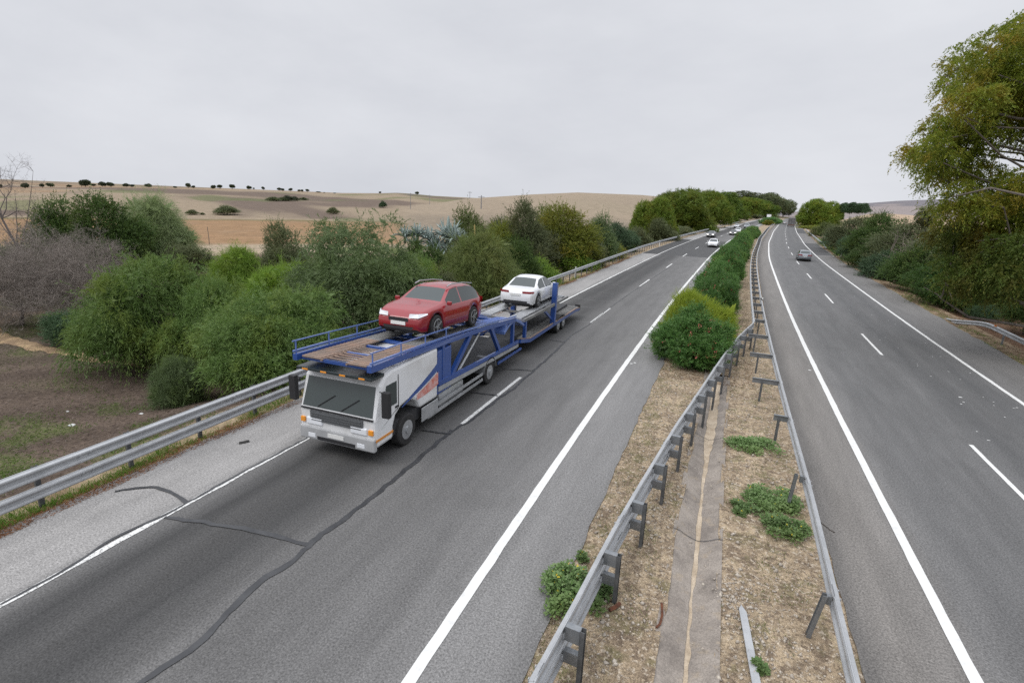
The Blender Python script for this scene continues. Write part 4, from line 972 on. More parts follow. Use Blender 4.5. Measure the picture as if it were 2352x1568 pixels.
def crown(name, lobes, n_spray, per, Ls, leaf, rg, out=.9, up=.2, rnd=.6, droop=.3, spread=.7, bottom=-.5, inner=.72, core=0, tuft=0, tr=.14, wisps=0):
    if tuft:                                                # sprays grow in tufts, with shade between the tufts
        P0, N0 = sample_lobes(lobes, n_spray//tuft, rg, bottom, inner); P0 = np.repeat(P0, tuft, 0); N0 = np.repeat(N0, tuft, 0); n_spray = len(P0)
        q = rg.normal(size=(n_spray, 3)); P0 = P0+q*tr; N0 = unit(N0*.55+q*.30+np.array([0, 0, .12]))
    else: P0, N0 = sample_lobes(lobes, n_spray, rg, bottom, inner)
    A = unit(N0*out+np.array([0, 0, up])+rg.normal(size=(n_spray, 3))*rnd*.5)
    t = (np.arange(per)[None, :]+rg.random((n_spray, per)))/per
    ls = Ls*(.45+1.3*rg.random((n_spray, 1))**2.2)
    P = P0[:, None]+A[:, None]*(ls*t)[..., None]; P[..., 2] -= droop*ls*t**2
    D = A[:, None]+rg.normal(size=(n_spray, per, 3))*spread; D[..., 2] -= droop*1.3*t
    P = P.reshape(-1, 3); D = unit(D.reshape(-1, 3)); n = len(P)
    V, Q = leaf_quads(P, D, leaf[0]*(.65+.7*rg.random(n)), leaf[1]*(.7+.6*rg.random(n)), rg)
    if wisps:                                               # long leading shoots that break the outline
        Pw, Nw = sample_lobes(lobes, wisps, rg, .1, .95); Aw = unit(Nw*.6+np.array([0, 0, .75])+rg.normal(size=(wisps, 3))*.35); k = 18; tw = np.linspace(0, 1, k)[None]
        lw = Ls*1.9*(.5+.8*rg.random((wisps, 1))); Pw = Pw[:, None]+Aw[:, None]*(lw*tw)[..., None]; Pw[..., 2] -= .35*droop*lw*tw**2
        Dw = unit((Aw[:, None]+rg.normal(size=(wisps, k, 3))*.6).reshape(-1, 3)); V2, Q2 = leaf_quads(Pw.reshape(-1, 3), Dw, leaf[0]*.85, leaf[1], rg); Q = np.concatenate([Q, Q2+len(Q)*4]); V = np.concatenate([V, V2])
    if core:
        Pc, Nc = sample_lobes(lobes, core, rg, -.9, .35, .5)
        Pc = Pc*1.0; V2, Q2 = leaf_quads(Pc, unit(rg.normal(size=(core, 3))), leaf[0]*2.2, leaf[0]*.9, rg)
        V = np.concatenate([V, V2]); Q = np.concatenate([Q, Q2+len(Q)*4])
    return np_mesh(name, V, Q)
def sublobes(lb, k, f, rg, up=.1):
    """smaller clumps budding from each lobe, so that the outline is uneven"""
    out = list(lb)
    for l in lb:
        for _ in range(k):
            d = unit(rg.normal(size=3)+np.array([0, 0, up])); s_ = f*(.6+.8*rg.random())
            c = np.array(l[:3])+d*np.array(l[3:6])*(.85+.3*rg.random()); 
            if c[2] > .1: out.append((c[0], c[1], c[2], l[3]*s_, l[4]*s_, l[5]*s_))
    return out
def dome(w, h, n, rg, base=.25, rmin=.26, rmax=.42, flat=.85):
    return sublobes(dome0(w*.9, h*.93, n, rg, base, rmin*.86, rmax*.9, flat), 3, .42, rg)
def dome0(w, h, n, rg, base=.25, rmin=.26, rmax=.42, flat=.85):
    """irregular mound of lobes, w wide and h high, standing on z=0"""
    Ls = [(0, 0, h*.42, w*.33, w*.33, h*.42)]
    for i in range(n):
        a = rg.random()*6.283; q = math.sqrt(rg.random()); rr = w*(rmin+(rmax-rmin)*rg.random())*.5
        x, y = .36*w*q*math.cos(a)*1.05, .36*w*q*math.sin(a)*1.05
        zt = h*(1-.50*q**1.6)*(.66+.42*rg.random())
        z = base*h+(zt-rr*flat-base*h)*rg.random()**.55
        Ls.append((x, y, max(z, rr*.55), rr, rr, rr*flat))
    return Ls
def limbs(name, mat, parent, targets, trunk, r0, rg, n=7, bark_bend=.12):
    """tapered trunk with limbs that reach into the lobes"""
    mb = MB(); tp = np.array(trunk, float)
    mb.tube(trunk, np.linspace(r0, r0*.55, len(trunk)), 9)
    for tg in targets:
        k = rg.integers(max(1, len(tp)//2), len(tp)); a = tp[k]; b = np.array(tg, float); L_ = np.linalg.norm(b-a); P = []; R = []
        for i in range(n):
            f = i/(n-1); p = a+(b-a)*f; p = p+rg.normal(size=3)*L_*bark_bend*.35*math.sin(f*3.14); p[2] += L_*.10*math.sin(f*3.14); P.append(p); R.append(max(r0*.42*(1-f)**.9, r0*.06))
        mb.tube(P, R, 6, False)
        for _ in range(2):
            j = rg.integers(2, n-1); e = P[j]+unit(rg.normal(size=3)+np.array([0, 0, .5]))*L_*.35; mb.tube([P[j], (P[j]+e)/2+rg.normal(size=3)*L_*.03, e], [R[j]*.7, R[j]*.45, R[j]*.15], 5, False)
    return mb.build(name, mat, parent, smooth=True)
def twig_mesh(name, P0, N0, rg, levels=3, L0=.9, r0=.012, kids=3, curl=.5, up=.0):
    """fine bare twigs: thin three-sided tapered tubes, vectorised level by level"""
    Vs, Qs, base = [], [], 0
    P, D, L_, R = P0, unit(N0), np.full(len(P0), L0), np.full(len(P0), r0)
    for lv in range(levels):
        n = len(P); L_ = L_*(.7+.6*rg.random(n)); seg = 4
        pts = [P]; d = D.copy()
        for s_ in range(seg):
            d = unit(d+rg.normal(size=(n, 3))*curl*.45+np.array([0, 0, up])); pts.append(pts[-1]+d*(L_/seg)[:, None])
        S = unit(np.cross(D, rg.normal(size=(n, 3)))); T = unit(np.cross(D, S))
        rings = []
        for i, p in enumerate(pts):
            rr = (R*(1-.75*i/seg))[:, None]
            rings.append(np.stack([p+rr*S, p+rr*(-.5*S+.87*T), p+rr*(-.5*S-.87*T)], 1))
        V = np.stack(rings, 1).reshape(-1, 3)                              # n, seg+1, 3, xyz
        ix = np.arange(n)[:, None, None]*(3*(seg+1)); i = np.arange(seg)[None, :, None]*3; k = np.arange(3)[None, None, :]; k2 = (k+1) % 3
        Q = np.stack([ix+i+k, ix+i+k2, ix+i+3+k2, ix+i+3+k], -1).reshape(-1, 4)
        Vs.append(V); Qs.append(Q+base); base += len(V)
        if lv == levels-1: break
        src = np.repeat(np.arange(n), kids); j = rg.integers(1, seg+1, len(src)); pa = np.stack(pts, 1)
        P = pa[src, j]; D = unit(D[src]+rg.normal(size=(len(src), 3))*.75); L_ = L_[src]*.62; R = R[src]*.62
    return np_mesh(name, np.concatenate(Vs), np.concatenate(Qs), True)

BARK = M('bark', (.10, .082, .066), (.16, .135, .11), 7, .9, .2, 30, .3); BARK_PALE = M('pale_bark', (.21, .175, .145), (.13, .11, .09), 4, .85, .15, 20)
G_ACACIA = leaf_mat('acacia_leaf', (.095, .165, .035), (.150, .225, .075), (.175, .215, .035), patch=.6)
G_ACBLUE = leaf_mat('acacia_leaf_greyish', (.092, .140, .050), (.165, .215, .105), (.125, .185, .040), patch=.5)
G_DARK = leaf_mat('dark_leaf', (.040, .080, .018), (.085, .130, .035), (.100, .115, .025), patch=.6)
G_OLIVE = leaf_mat('olive_leaf', (.095, .115, .050), (.145, .165, .085), (.145, .130, .050), patch=.6)
G_RETAMA = leaf_mat('broom_twig', (.185, .24, .10), (.25, .30, .16), (.15, .20, .065), patch=.5)
G_BROOMD = leaf_mat('broom_twig_dark', (.100, .135, .038), (.145, .175, .062), (.135, .130, .035), patch=.6)
G_BRIGHT = leaf_mat('bright_leaf', (.115, .200, .025), (.170, .260, .045), (.19, .23, .03), patch=.5)
G_YELLOW = leaf_mat('yellowish_leaf', (.135, .165, .025), (.190, .205, .035), (.25, .19, .02), patch=.7)
G_PINE = leaf_mat('pine_needle', (.080, .135, .016), (.150, .200, .030), (.185, .180, .024), .22, patch=.7)
G_PINED = leaf_mat('pine_needle_deep', (.070, .130, .018), (.125, .180, .028), (.140, .165, .022), .25, patch=.6)
G_EUCA = leaf_mat('far_leaf', (.070, .095, .040), (.115, .140, .060), (.140, .125, .050), .2, patch=.6)
G_OLEA = leaf_mat('oleander_leaf', (.050, .125, .030), (.110, .195, .055), (.105, .195, .028), .3, patch=.5, rough=.4)
G_TUFT = leaf_mat('yellow_grass', (.250, .330, .035), (.34, .400, .065), (.22, .31, .03), .4, patch=.5)
G_OAK = leaf_mat('hill_oak_leaf', (.042, .055, .030), (.065, .080, .042), (.07, .085, .04), .1)
G_BIG = leaf_mat('locust_leaf', (.120, .175, .018), (.215, .235, .030), (.275, .195, .026), .35, patch=.85)
G_BIGD = leaf_mat('deep_green_leaf', (.028, .070, .014), (.060, .105, .024), (.075, .095, .018), .3, patch=.5)  # deep green foliage of the drooping verge shrub
G_TEAL = leaf_mat('teal_leaf', (.045, .085, .040), (.080, .125, .065), (.060, .100, .040), .25, patch=.5)
G_DEAD = M('dead_twig', (.285, .245, .215), (.19, .165, .145), 3, .9)
G_DEAD2 = M('bare_twig', (.125, .105, .095), (.175, .15, .14), 3, .9)
G_OLEB = leaf_mat('oleander_leaf_light', (.080, .160, .035), (.150, .235, .065), (.135, .215, .035), .3, patch=.5, rough=.4)
RED = M('red_blossom', (.42, .05, .04), (.48, .20, .16), 20, .6)

RG = np.random.default_rng(2024)
protos = {}
def proto(key, w, h, build):
    protos[key] = (w, h, build)
_made = {}
def plant_acacia(seed, w=6.0, h=5.0, n=22):
    def f(root, mat):
        rg = np.random.default_rng(seed); lb = dome(w, h, n, rg, .18, .30, .46)
        link('foliage', crown('foliage', lb, 5600, 11, .58, (.17, .026), rg, .9, .15, .5, 1.0, .5, -.55, .66, core=2000, tuft=15, tr=.16, wisps=190), mat, root)
        limbs('stem', BARK, root, [l[:3] for l in lb[1:9]], [(0, 0, -.3), (.05, 0, .5), (.1, .05, 1.1), (.05, .1, 1.8)], .14, rg)
    return w, h, f
def plant_broom(seed, w=5.0, h=5.0, n=16, dr=1.0, count=6500):
    def f(root, mat):
        rg = np.random.default_rng(seed); lb = dome(w, h, n, rg, .22, .28, .42)
        link('foliage', crown('foliage', lb, count, 9, .75, (.36, .013), rg, .8, .25, .5, dr, .28, -.6, .6, core=900, tuft=16, tr=.16, wisps=160), mat, root)
        limbs('stem', BARK, root, [l[:3] for l in lb[1:10]], [(0, 0, -.3), (.1, 0, .4), (.1, .15, .9), (.0, .2, 1.5)], .11, rg)
    return w, h, f
def plant_broad(seed, w=4.0, h=4.0, n=18, cnt=4200, leaf=(.085, .04)):
    def f(root, mat):
        rg = np.random.default_rng(seed); lb = dome(w, h, n, rg, .2, .26, .44)
        link('foliage', crown('foliage', lb, cnt, 10, .36, leaf, rg, .9, .3, .5, .15, .7, -.55, .66, core=1800, tuft=12, tr=.13, wisps=170), mat, root)
        limbs('stem', BARK, root, [l[:3] for l in lb[1:9]], [(0, 0, -.3), (.05, 0, .4), (.0, .05, 1.0), (.05, .1, 1.5)], .10, rg)
    return w, h, f
def plant_oleander(seed, w=3.3, h=3.1):
    def f(root, mat):
        rg = np.random.default_rng(seed); lb = dome(w, h, 17, rg, .18, .36, .52)
        link('foliage', crown('foliage', lb, 3800, 12, .32, (.15, .026), rg, .9, .6, .5, .05, .75, -.55, core=2200, tuft=6, tr=.08, wisps=90), mat, root)
        P, N = sample_lobes(lb, 95, rg, -.1, .96); P = P+N*.1; V, Q = [], []
        for p in P:
            q = p+rg.normal(size=(7, 3))*.035; v, f_ = leaf_quads(q, unit(rg.normal(size=(7, 3))+np.array([0, 0, .6])), .06, .05, rg); Q.append(f_+4*7*len(V)); V.append(v)
        link('blossom', np_mesh('blossom', np.concatenate(V), np.concatenate(Q)), RED, root)
        limbs('stem', BARK, root, [l[:3] for l in lb[1:9]], [(0, 0, -.1), (.03, 0, .3), (.0, .05, .6)], .06, rg)
    return w, h, f
def plant_tuft(seed, w=3.0, h=2.0):
    def f(root, mat):
        rg = np.random.default_rng(seed); lb = dome(w, h, 8, rg, .2, .4, .6)
        link('foliage', crown('foliage', lb, 6500, 6, .30, (.30, .012), rg, .7, .8, .6, .25, .35, -.5, .5, core=900), mat, root)
        limbs('stem', BARK, root, [l[:3] for l in lb[1:6]], [(0, 0, -.1), (.03, 0, .2), (.0, .05, .4)], .04, rg)
    return w, h, f
def plant_pine(seed, w=12.0, h=9.0, n=34, cnt=9000, low=.25):
    def f(root, mat):
        rg = np.random.default_rng(seed); lb = []
        for i in range(n):                                            # umbrella of many small domes
            a = rg.random()*6.283; q = rg.random()**.5; rr = w*(.10+.075*rg.random())
            top = h*(1-.40*q**2.2)-rr*.75; z = top-(rg.random()**1.8)*h*(.52-low*.4)*(.45+.55*q)
            lb.append((.43*w*q*math.cos(a), .43*w*q*math.sin(a), max(z, h*low), rr, rr, rr*.72))
        lb.append((0, 0, h*.62, w*.30, w*.30, h*.20)); lb = sublobes(lb, 3, .45, rg, .5)
        link('crown', crown('crown', lb, cnt, 8, .36, (.34, .05), rg, .9, .7, .5, .0, .75, -.35, .8, core=2600, tuft=9, tr=.16), mat, root)
        limbs('trunk', BARK, root, [l[:3] for l in lb[:16]], [(0, 0, -.4), (.15, .05, h*.18), (.05, .2, h*.36), (.2, .1, h*.5)], .30, rg)
    return w, h, f
def plant_pine_round(seed, w=12.0, h=9.5):
    def f(root, mat):
        rg = np.random.default_rng(seed); lb = dome(w, h, 34, rg, .16, .22, .34)
        link('crown', crown('crown', lb, 10500, 8, .36, (.34, .05), rg, .9, .6, .5, .0, .75, -.6, .78, core=3500, tuft=9, tr=.16), mat, root)
        limbs('trunk', BARK, root, [l[:3] for l in lb[:12]], [(0, 0, -.4), (.15, .05, h*.14), (.05, .2, h*.3), (.2, .1, h*.42)], .30, rg)
    return w, h, f
def plant_far(seed, w=10.0, h=13.0, n=22, cnt=4200):
    def f(root, mat):
        rg = np.random.default_rng(seed); lb = []
        for i in range(n):
            a = rg.random()*6.283; q = rg.random()**.5; rr = w*(.13+.09*rg.random())
            lb.append((.38*w*q*math.cos(a), .38*w*q*math.sin(a), h*(.22+.70*rg.random())*(1-.25*q*q), rr, rr, rr*.95))
        link('crown', crown('crown', lb, cnt, 8, .7, (.34, .12), rg, .8, .2, .8, .4, .8, -.8, .7, core=1500), mat, root)
        limbs('trunk', BARK, root, [l[:3] for l in lb[:10]], [(0, 0, -.4), (.15, .05, h*.18), (.05, .2, h*.36), (.2, .1, h*.55)], .28, rg)
    return w, h, f
def plant_oak(seed, w=6.0, h=6.0):
    def f(root, mat):
        rg = np.random.default_rng(seed); lb = []
        for i in range(9):
            a = rg.random()*6.283; q = rg.random()**.5; rr = w*(.2+.08*rg.random()); lb.append((.28*w*q*math.cos(a), .28*w*q*math.sin(a), h*(.50+.26*rg.random()), rr, rr, rr*.75))
        link('crown', crown('crown', lb, 420, 5, .6, (.7, .45), rg, .8, .2, .8, .1, .8, -.8, .7, core=250), mat, root)
        limbs('trunk', BARK, root, [l[:3] for l in lb[:4]], [(0, 0, -.6), (.1, 0, h*.2), (0, .1, h*.42)], .32, rg)
    return w, h, f
KINDS = dict(acacia_a=plant_acacia(1), acacia_b=plant_acacia(2), acacia_c=plant_acacia(3, 6, 6.5, 26), broom_a=plant_broom(11), broom_b=plant_broom(12, 5, 4.2, 13, .8),
             broad_a=plant_broad(21), broad_b=plant_broad(22), broad_c=plant_broad(23, 4, 5.2, 22, 4600), oleander_a=plant_oleander(31), oleander_b=plant_oleander(32), tuft=plant_tuft(41),
             pine_a=plant_pine(51), pine_b=plant_pine(52, 12, 8, 30), pine_round=plant_pine_round(54), pine_low=plant_pine(53, 12, 9.5, 44, 11000, .12), far_a=plant_far(61), far_b=plant_far(62), oak_a=plant_oak(71), oak_b=plant_oak(72, 7, 5), oak_c=plant_oak(73, 4.5, 6))
def plant(kind, name, mat, loc, w, h, rz, label, cat, group=None, wy=None):
    """first plant of a kind is built, the next ones are copies of it and of its parts"""
    kw, kh, f = KINDS[kind]
    if kind not in _made:
        root = empty(name, (0, 0, 0)); f(root, mat); _made[kind] = root
    else:
        root = copy_tree(_made[kind], (0, 0, 0)); root.name = name
        for ch in root.children:
            if ch.name.split('.')[0] in ('foliage', 'crown'):
                ch.material_slots[0].link = 'OBJECT'; ch.material_slots[0].material = mat
    root.location = tuple(float(v) for v in loc); root.rotation_euler = (0, 0, rz); root.scale = (w/kw, (wy or w)/kw, h/kh)
    tag(root, label, cat, group); return root
def at_px(px, pyb, z0=None):
    g = ground(px, pyb, -1.0 if z0 is None else z0)
    for _ in range(6): g = ground(px, pyb, float(terrain(g[0], g[1]))) if z0 is None else g
    return g
def bush(kind, name, mat, px, pyb, pyt, wpx, label, cat='shrub', group=None, rz=None, far=None, z0=None, wy=None):
    """stands where its foot meets the ground in the photo; far pushes the foot further along the same ray direction"""
    if far is None:
        g = at_px(px, pyb, z0); Y = g[1]; d0 = ray(px, pyb)
        for _ in range(400):                                # step back until the crown is clear of the road
            x = d0[0]/d0[1]*Y; o = x-float(shift(Y)); w = wpx*(Y*math.cos(YAW)-x*math.sin(YAW))*.99/F
            if (px < 1650 and -o-14.0 > .40*w) or (px >= 1650 and o-15.0 > .30*w) or o > 200: break
            Y += .4
    else: Y = far; x = ray(px, pyb)[0]/ray(px, pyb)[1]*Y
    g = np.array([x, Y, float(terrain(x, Y))-.05]); D = depth(g); w = wpx*D/F
    h = max((EYE+ray(px, pyt)[2]/ray(px, pyt)[1]*Y-g[2])*1.02, .5)
    return plant(kind, name, mat, g, w, h, RG.random()*6.28 if rz is None else rz, label, cat, group, None if wy is None else w*wy)

# ---- left bank
SH = 'shrubs along the left bank'
bush('acacia_a', 'acacia_shrub', G_ACACIA, 372, 838, 560, 320, 'large rounded green willowy shrub on the mulch bank beside the dead brown one', 'shrub', SH, .4)
bush('acacia_b', 'acacia_shrub', G_ACACIA, 512, 850, 600, 260, 'green willowy shrub joining the large rounded one and the weeping one', 'shrub', SH, 3.4)
bush('acacia_b', 'acacia_shrub', G_ACACIA, 640, 872, 628, 350, 'large weeping green shrub spreading down to the guardrail ahead of the lorry', 'shrub', SH, 1.9)
bush('broom_b', 'acacia_shrub', G_ACBLUE, 420, 925, 810, 110, 'small dark drooping shrub hanging below the large rounded green one', 'shrub', SH, .4)
bush('acacia_c', 'acacia_shrub', G_ACBLUE, 838, 792, 455, 350, 'tallest grey-green willowy shrub, above and behind the red car on the lorry', 'shrub', SH, 2.2)
bush('broad_a', 'scrub_bush', G_TEAL, 165, 795, 700, 120, 'small dull green bush beside the sandy track, below the dead shrub', 'shrub', SH)
bush('broom_a', 'broom_shrub', G_BRIGHT, 552, 700, 553, 150, 'bright yellow-green broom in front of the wooden fence post', 'shrub', SH)
bush('broom_b', 'broom_shrub', G_BRIGHT, 660, 760, 590, 190, 'bright green broom between the weeping shrub and the tallest one', 'shrub', SH)
bush('broad_c', 'olive_bush', G_OLIVE, 662, 700, 497, 125, 'grey-olive bush with thin top twigs against the orange field', 'shrub', SH)
bush('broad_a', 'olive_bush', G_OLIVE, 430, 640, 545, 130, 'low dull bush behind the large rounded shrub, left of the fence post', 'shrub', SH)
bush('broad_c', 'dark_bush', G_DARK, 262, 640, 432, 190, 'tall dark green shrub rising behind the dead brown one', 'shrub', SH)
bush('broad_b', 'dark_bush', G_DARK, 150, 640, 452, 150, 'dull green shrub behind the bare tree at the left', 'shrub', SH)
bush('broad_b', 'dark_bush', G_DARK, 30, 660, 560, 160, 'dark green shrub low behind the dead brown one, at the very left', 'shrub', SH)
bush('broom_a', 'broom_shrub', G_RETAMA, 360, 622, 430, 165, 'pale feathery grey-green broom tree with bare limbs, left of the orange field', 'shrub', SH)
bush('broom_a', 'broom_shrub', G_BROOMD, 1092, 748, 515, 200, 'rounded olive-green broom with hanging twigs behind the white saloon on the lorry', 'shrub', SH, 2.5)
bush('acacia_a', 'acacia_shrub', G_ACACIA, 945, 760, 560, 170, 'fresh green shrub between the tallest shrub and the rounded broom', 'shrub', SH, 3.0)
bush('broad_a', 'scrub_bush', G_OLIVE, 1010, 740, 600, 100, 'small brownish bush under the agaves', 'shrub', SH)
bush('broad_b', 'olive_bush', G_BROOMD, 1075, 640, 474, 135, 'olive-green bush behind the agaves, before the orange field', 'shrub', SH)
bush('broad_a', 'olive_bush', G_YELLOW, 1160, 650, 480, 120, 'yellow-green bush between the olive one and the tall grey top', 'shrub', SH)
bush('broad_c', 'olive_bush', G_OLIVE, 1197, 650, 444, 120, 'tall grey-olive bush rising above its neighbours right of the agaves', 'shrub', SH)
bush('broad_b', 'scrub_bush', G_DARK, 1180, 660, 540, 120, 'dark green bush in the middle of the left thicket', 'shrub', SH)
bush('broad_c', 'scrub_bush', G_YELLOW, 1292, 640, 457, 170, 'large yellow-tinged bush at the guardrail above the white saloon on the lorry', 'shrub', SH)
bush('broad_a', 'scrub_bush', G_BRIGHT, 1215, 665, 575, 150, 'low light green bush just behind the guardrail and the white saloon on the lorry', 'shrub', SH)
bush('broad_b', 'scrub_bush', G_ACBLUE, 1370, 618, 488, 95, 'silvery green bush right of the large yellow-tinged one', 'shrub', SH)
bush('broad_a', 'scrub_bush', G_YELLOW, 1345, 622, 545, 80, 'small yellow bush at the guardrail under the silvery one', 'shrub', SH)
bush('broad_c', 'scrub_bush', G_TEAL, 1408, 602, 505, 95, 'dark bluish green bush ending the left thicket', 'shrub', SH)
bush('broad_b', 'scrub_bush', G_OLIVE, 1460, 570, 520, 70, 'low olive bush in front of the first stone pine', 'shrub', SH)
bush('tuft', 'tall_grass', G_OLIVE, 1512, 562, 505, 75, 'clump of tall grey-green grass at the foot of the first stone pine', 'grass clump', SH)
bush('broad_a', 'scrub_bush', G_DARK, 1432, 583, 545, 60, 'small dark bush behind the guardrail before the resurfaced patch', 'shrub', SH)
for px, pb, pt, w in ((1565, 556, 515, 60), (1610, 545, 508, 60), (1655, 531, 496, 60), (1690, 522, 487, 55), (1725, 512, 488, 45), (1752, 507, 486, 40)):
    i = len([o for o in bpy.data.objects if o.get('group') == 'low bushes under the pines']);
    bush('broad_b' if i % 2 else 'broad_a', 'scrub_bush', G_YELLOW if i in (2, 3) else G_OLIVE, px, pb, pt, w, ['olive bush under the first stone pine by the guardrail', 'dull bush just left of the dark oncoming car', 'yellowish bush above the dark oncoming car', 'rounded yellow bush under the light green pine', 'dull bush at the guardrail before the far hatchback', 'farthest bush behind the left guardrail'][i], 'shrub', 'low bushes under the pines')

BF = 'low bushes filling the belt behind the left guardrail'
for px, pb, pt, w, m_, k, lab in ((1130, 690, 570, 120, G_OLIVE, 'broad_a', 'olive filler bush between the agaves and the rounded broom'), (1185, 668, 548, 130, G_DARK, 'broad_b', 'dark filler bush right of the rounded broom'), (1245, 640, 525, 120, G_OLIVE, 'broad_c', 'olive filler bush left of the large yellow-tinged one'), (1335, 625, 515, 110, G_OLIVE, 'broad_a', 'olive filler bush right of the large yellow-tinged one'),
        (1300, 635, 560, 130, G_BRIGHT, 'broad_b', 'light green filler bush at the foot of the large yellow-tinged one'), (1385, 605, 535, 100, G_YELLOW, 'broad_a', 'yellowish filler bush between the silvery and bluish bushes'), (1435, 588, 520, 80, G_TEAL, 'broad_c', 'bluish filler bush at the end of the left thicket'), (1160, 600, 478, 120, G_OLIVE, 'broad_a', 'olive filler bush on the skyline side of the thicket'), (1250, 590, 470, 100, G_BROOMD, 'broad_b', 'dull green filler bush touching the large yellow-tinged one')):
    bush(k, 'scrub_bush', m_, px, pb, pt, w, lab, 'shrub', BF)
# dead shrub, bare tree
def dead_shrub(px, pyb, pyt, wpx, seed, label, n=420, mat=G_DEAD):
    g = at_px(px, pyb); D = depth(g); w, h = wpx*D/F, (pyb-pyt)*D/F; rg = np.random.default_rng(seed)
    root = empty('dead_shrub', g); tag(root, label, 'shrub', 'dead shrubs on the left bank')
    lb = dome(w, h, 12, rg, .25, .35, .55)
    P, N = sample_lobes(lb, n, rg, -.35, .45, .6)
    link('twigs', twig_mesh('twigs', P, N+np.array([0, 0, .1]), rg, 4, .85, .014, 4, .75), mat, root)
    limbs('stem', G_DEAD2, root, [l[:3] for l in lb[1:13]], [(0, 0, -.3), (.1, 0, .3), (.1, .1, .7), (0, .2, 1.2)], .11, rg)
dead_shrub(205, 745, 520, 270, 5, 'big dead grey-brown shrub of tangled twigs at the left', 560)
dead_shrub(50, 745, 560, 230, 6, 'dead brown shrub of tangled twigs cut by the left picture edge, under the bare tree', 420)
dead_shrub(120, 690, 500, 220, 8, 'dead twiggy shrub behind the other two dead ones', 320)
g = at_px(72, 690); D = depth(g); rg = np.random.default_rng(9)
root = empty('bare_tree', g); tag(root, 'leafless tree with a thin crown of bare twigs above the hill line at the left', 'tree')
h = (690-395)*D/F; mb = MB(); up = np.array([0, 0, 1.0]); rt = np.array([CAMX[0], CAMX[1], 0])
trunk = [np.array([0, 0, -.3]), rt*.1+up*h*.2, -rt*.15+up*h*.38, -rt*.9+up*h*.62, -rt*1.35+up*h*.76]
mb.tube(trunk, [.12, .10, .085, .055, .03], 8, False)
tips = []
for k, (dx, dz) in enumerate(((-1.8, .92), (-.4, .98), (.3, .90), (1.0, .80), (1.5, .70), (-2.2, .80), (.7, .97), (-1.2, .99))):
    a = trunk[2+k % 3]; b = rt*dx+up*h*dz+np.array([0, 1, 0])*rg.normal()*.6; P = [a+(b-a)*f+rg.normal(size=3)*.12*math.sin(f*3.1) for f in np.linspace(0, 1, 6)]
    mb.tube(P, np.linspace(.04, .008, 6), 5, False); tips += P[2:]
mb.build('trunk', G_DEAD2, root, smooth=True)
tp = np.array(tips); tp = np.repeat(tp, 3, 0); link('twigs', twig_mesh('twigs', tp, np.tile(up, (len(tp), 1))+rg.normal(size=(len(tp), 3))*.9, rg, 3, .85, .010, 3, .55), G_DEAD2, root)

# agaves
G_AGAVE = M('agave_leaf', (.330, .395, .370), (.235, .300, .275), 1.4, .5, lo=.35, hi=.65)
def agave_mesh(rg, n=26):
    V, Q = [], []; b = 0
    for i in range(n):
        a = i*2.399+rg.normal()*.2; el = math.radians(8+66*(i/n)**.9+rg.normal()*9); L_ = 1.55*(.75+.4*rg.random()); bend = rg.normal()*.5+.35*(1-i/n); w = .15
        d = np.array([math.cos(a), math.sin(a), 0]); s_ = np.array([-math.sin(a), math.cos(a), 0]); p = d*.08; e = el
        for k in range(9):
            f = k/8; ww = w*(.75+.5*f)*(1-f**2.6)+.004
            nrm = -d*math.sin(e)+np.array([0, 0, math.cos(e)])
            V += [p-s_*ww+nrm*ww*.45, p-nrm*ww*.25, p+s_*ww+nrm*ww*.45, p+nrm*ww*.12]
            if k: 
                for j in range(4): Q.append((b+(k-1)*4+j, b+(k-1)*4+(j+1) % 4, b+k*4+(j+1) % 4, b+k*4+j))
            p = p+(d*math.cos(e)+np.array([0, 0, math.sin(e)]))*L_/8; e -= bend*(.05+.35*f)
        b += 36
    return np_mesh('leaves', np.array(V), np.array(Q), True)
ag = [agave_mesh(np.random.default_rng(80+i), 36) for i in range(3)]
for m_ in ag: m_.materials.append(G_AGAVE)
core_m = MB().tube([(0, 0, -.8), (0, 0, .05), (0, 0, .22)], [.16, .14, .05], 8).build('stem', BARK).data; bpy.data.objects.remove(bpy.data.objects['stem'] if bpy.data.objects['stem'].data == core_m else [o for o in bpy.data.objects if o.data == core_m][0])
AGL = ['blue-grey agave at the left end of the agave clump', 'upright agave next to the left end of the clump', 'agave just behind the dead leaves of the clump', 'agave low at the front of the clump', 'agave in the middle of the clump with crossing leaves',
       'tall agave with one straight leaf standing up', 'agave right of the tall one with curled leaf tips', 'small agave low at the right front of the clump', 'agave at the right end of the clump beside the broom', 'agave sprawling at the bottom of the clump']
for i, (px, py, s_) in enumerate(((930, 522, .8), (958, 520, .9), (985, 528, .85), (955, 542, .8), (1000, 545, 1.0), (1030, 525, 1.25), (1048, 530, 1.0), (1025, 555, .9), (1062, 545, .9), (1005, 562, .9))):
    d = ray(px, py+22); t = 44.0/d[1]; p = np.array([d[0]*t, d[1]*t, EYE+d[2]*t])+d*t*.01*(i % 3)
    root = empty('agave', p, RG.random()*6.28); root.scale = (s_*.98,)*3; tag(root, AGL[i], 'agave', 'agaves in the clump')
    o = bpy.data.objects.new('leaves', ag[i % 3]); col.objects.link(o); o.parent = root
    o = bpy.data.objects.new('stem', core_m); col.objects.link(o); o.parent = root
g = ground(990, 560, 0); d = ray(1000, 575); t = 44.5/d[1]; p = np.array([d[0]*t, d[1]*t, 0])
for px, py, pt, w, lab in ((1000, 700, 560, 140, 'dark scrubby bush that the agave clump grows out of'), (950, 690, 545, 100, 'dark low bush under the left half of the agaves')):
    bush('broad_b', 'scrub_bush', G_DARK, px, py, pt, w, lab, 'shrub', SH)
d = ray(1095, 560); t = 43.0/d[1]; p = np.array([d[0]*t, d[1]*t, float(terrain(d[0]*t, 43.0))])
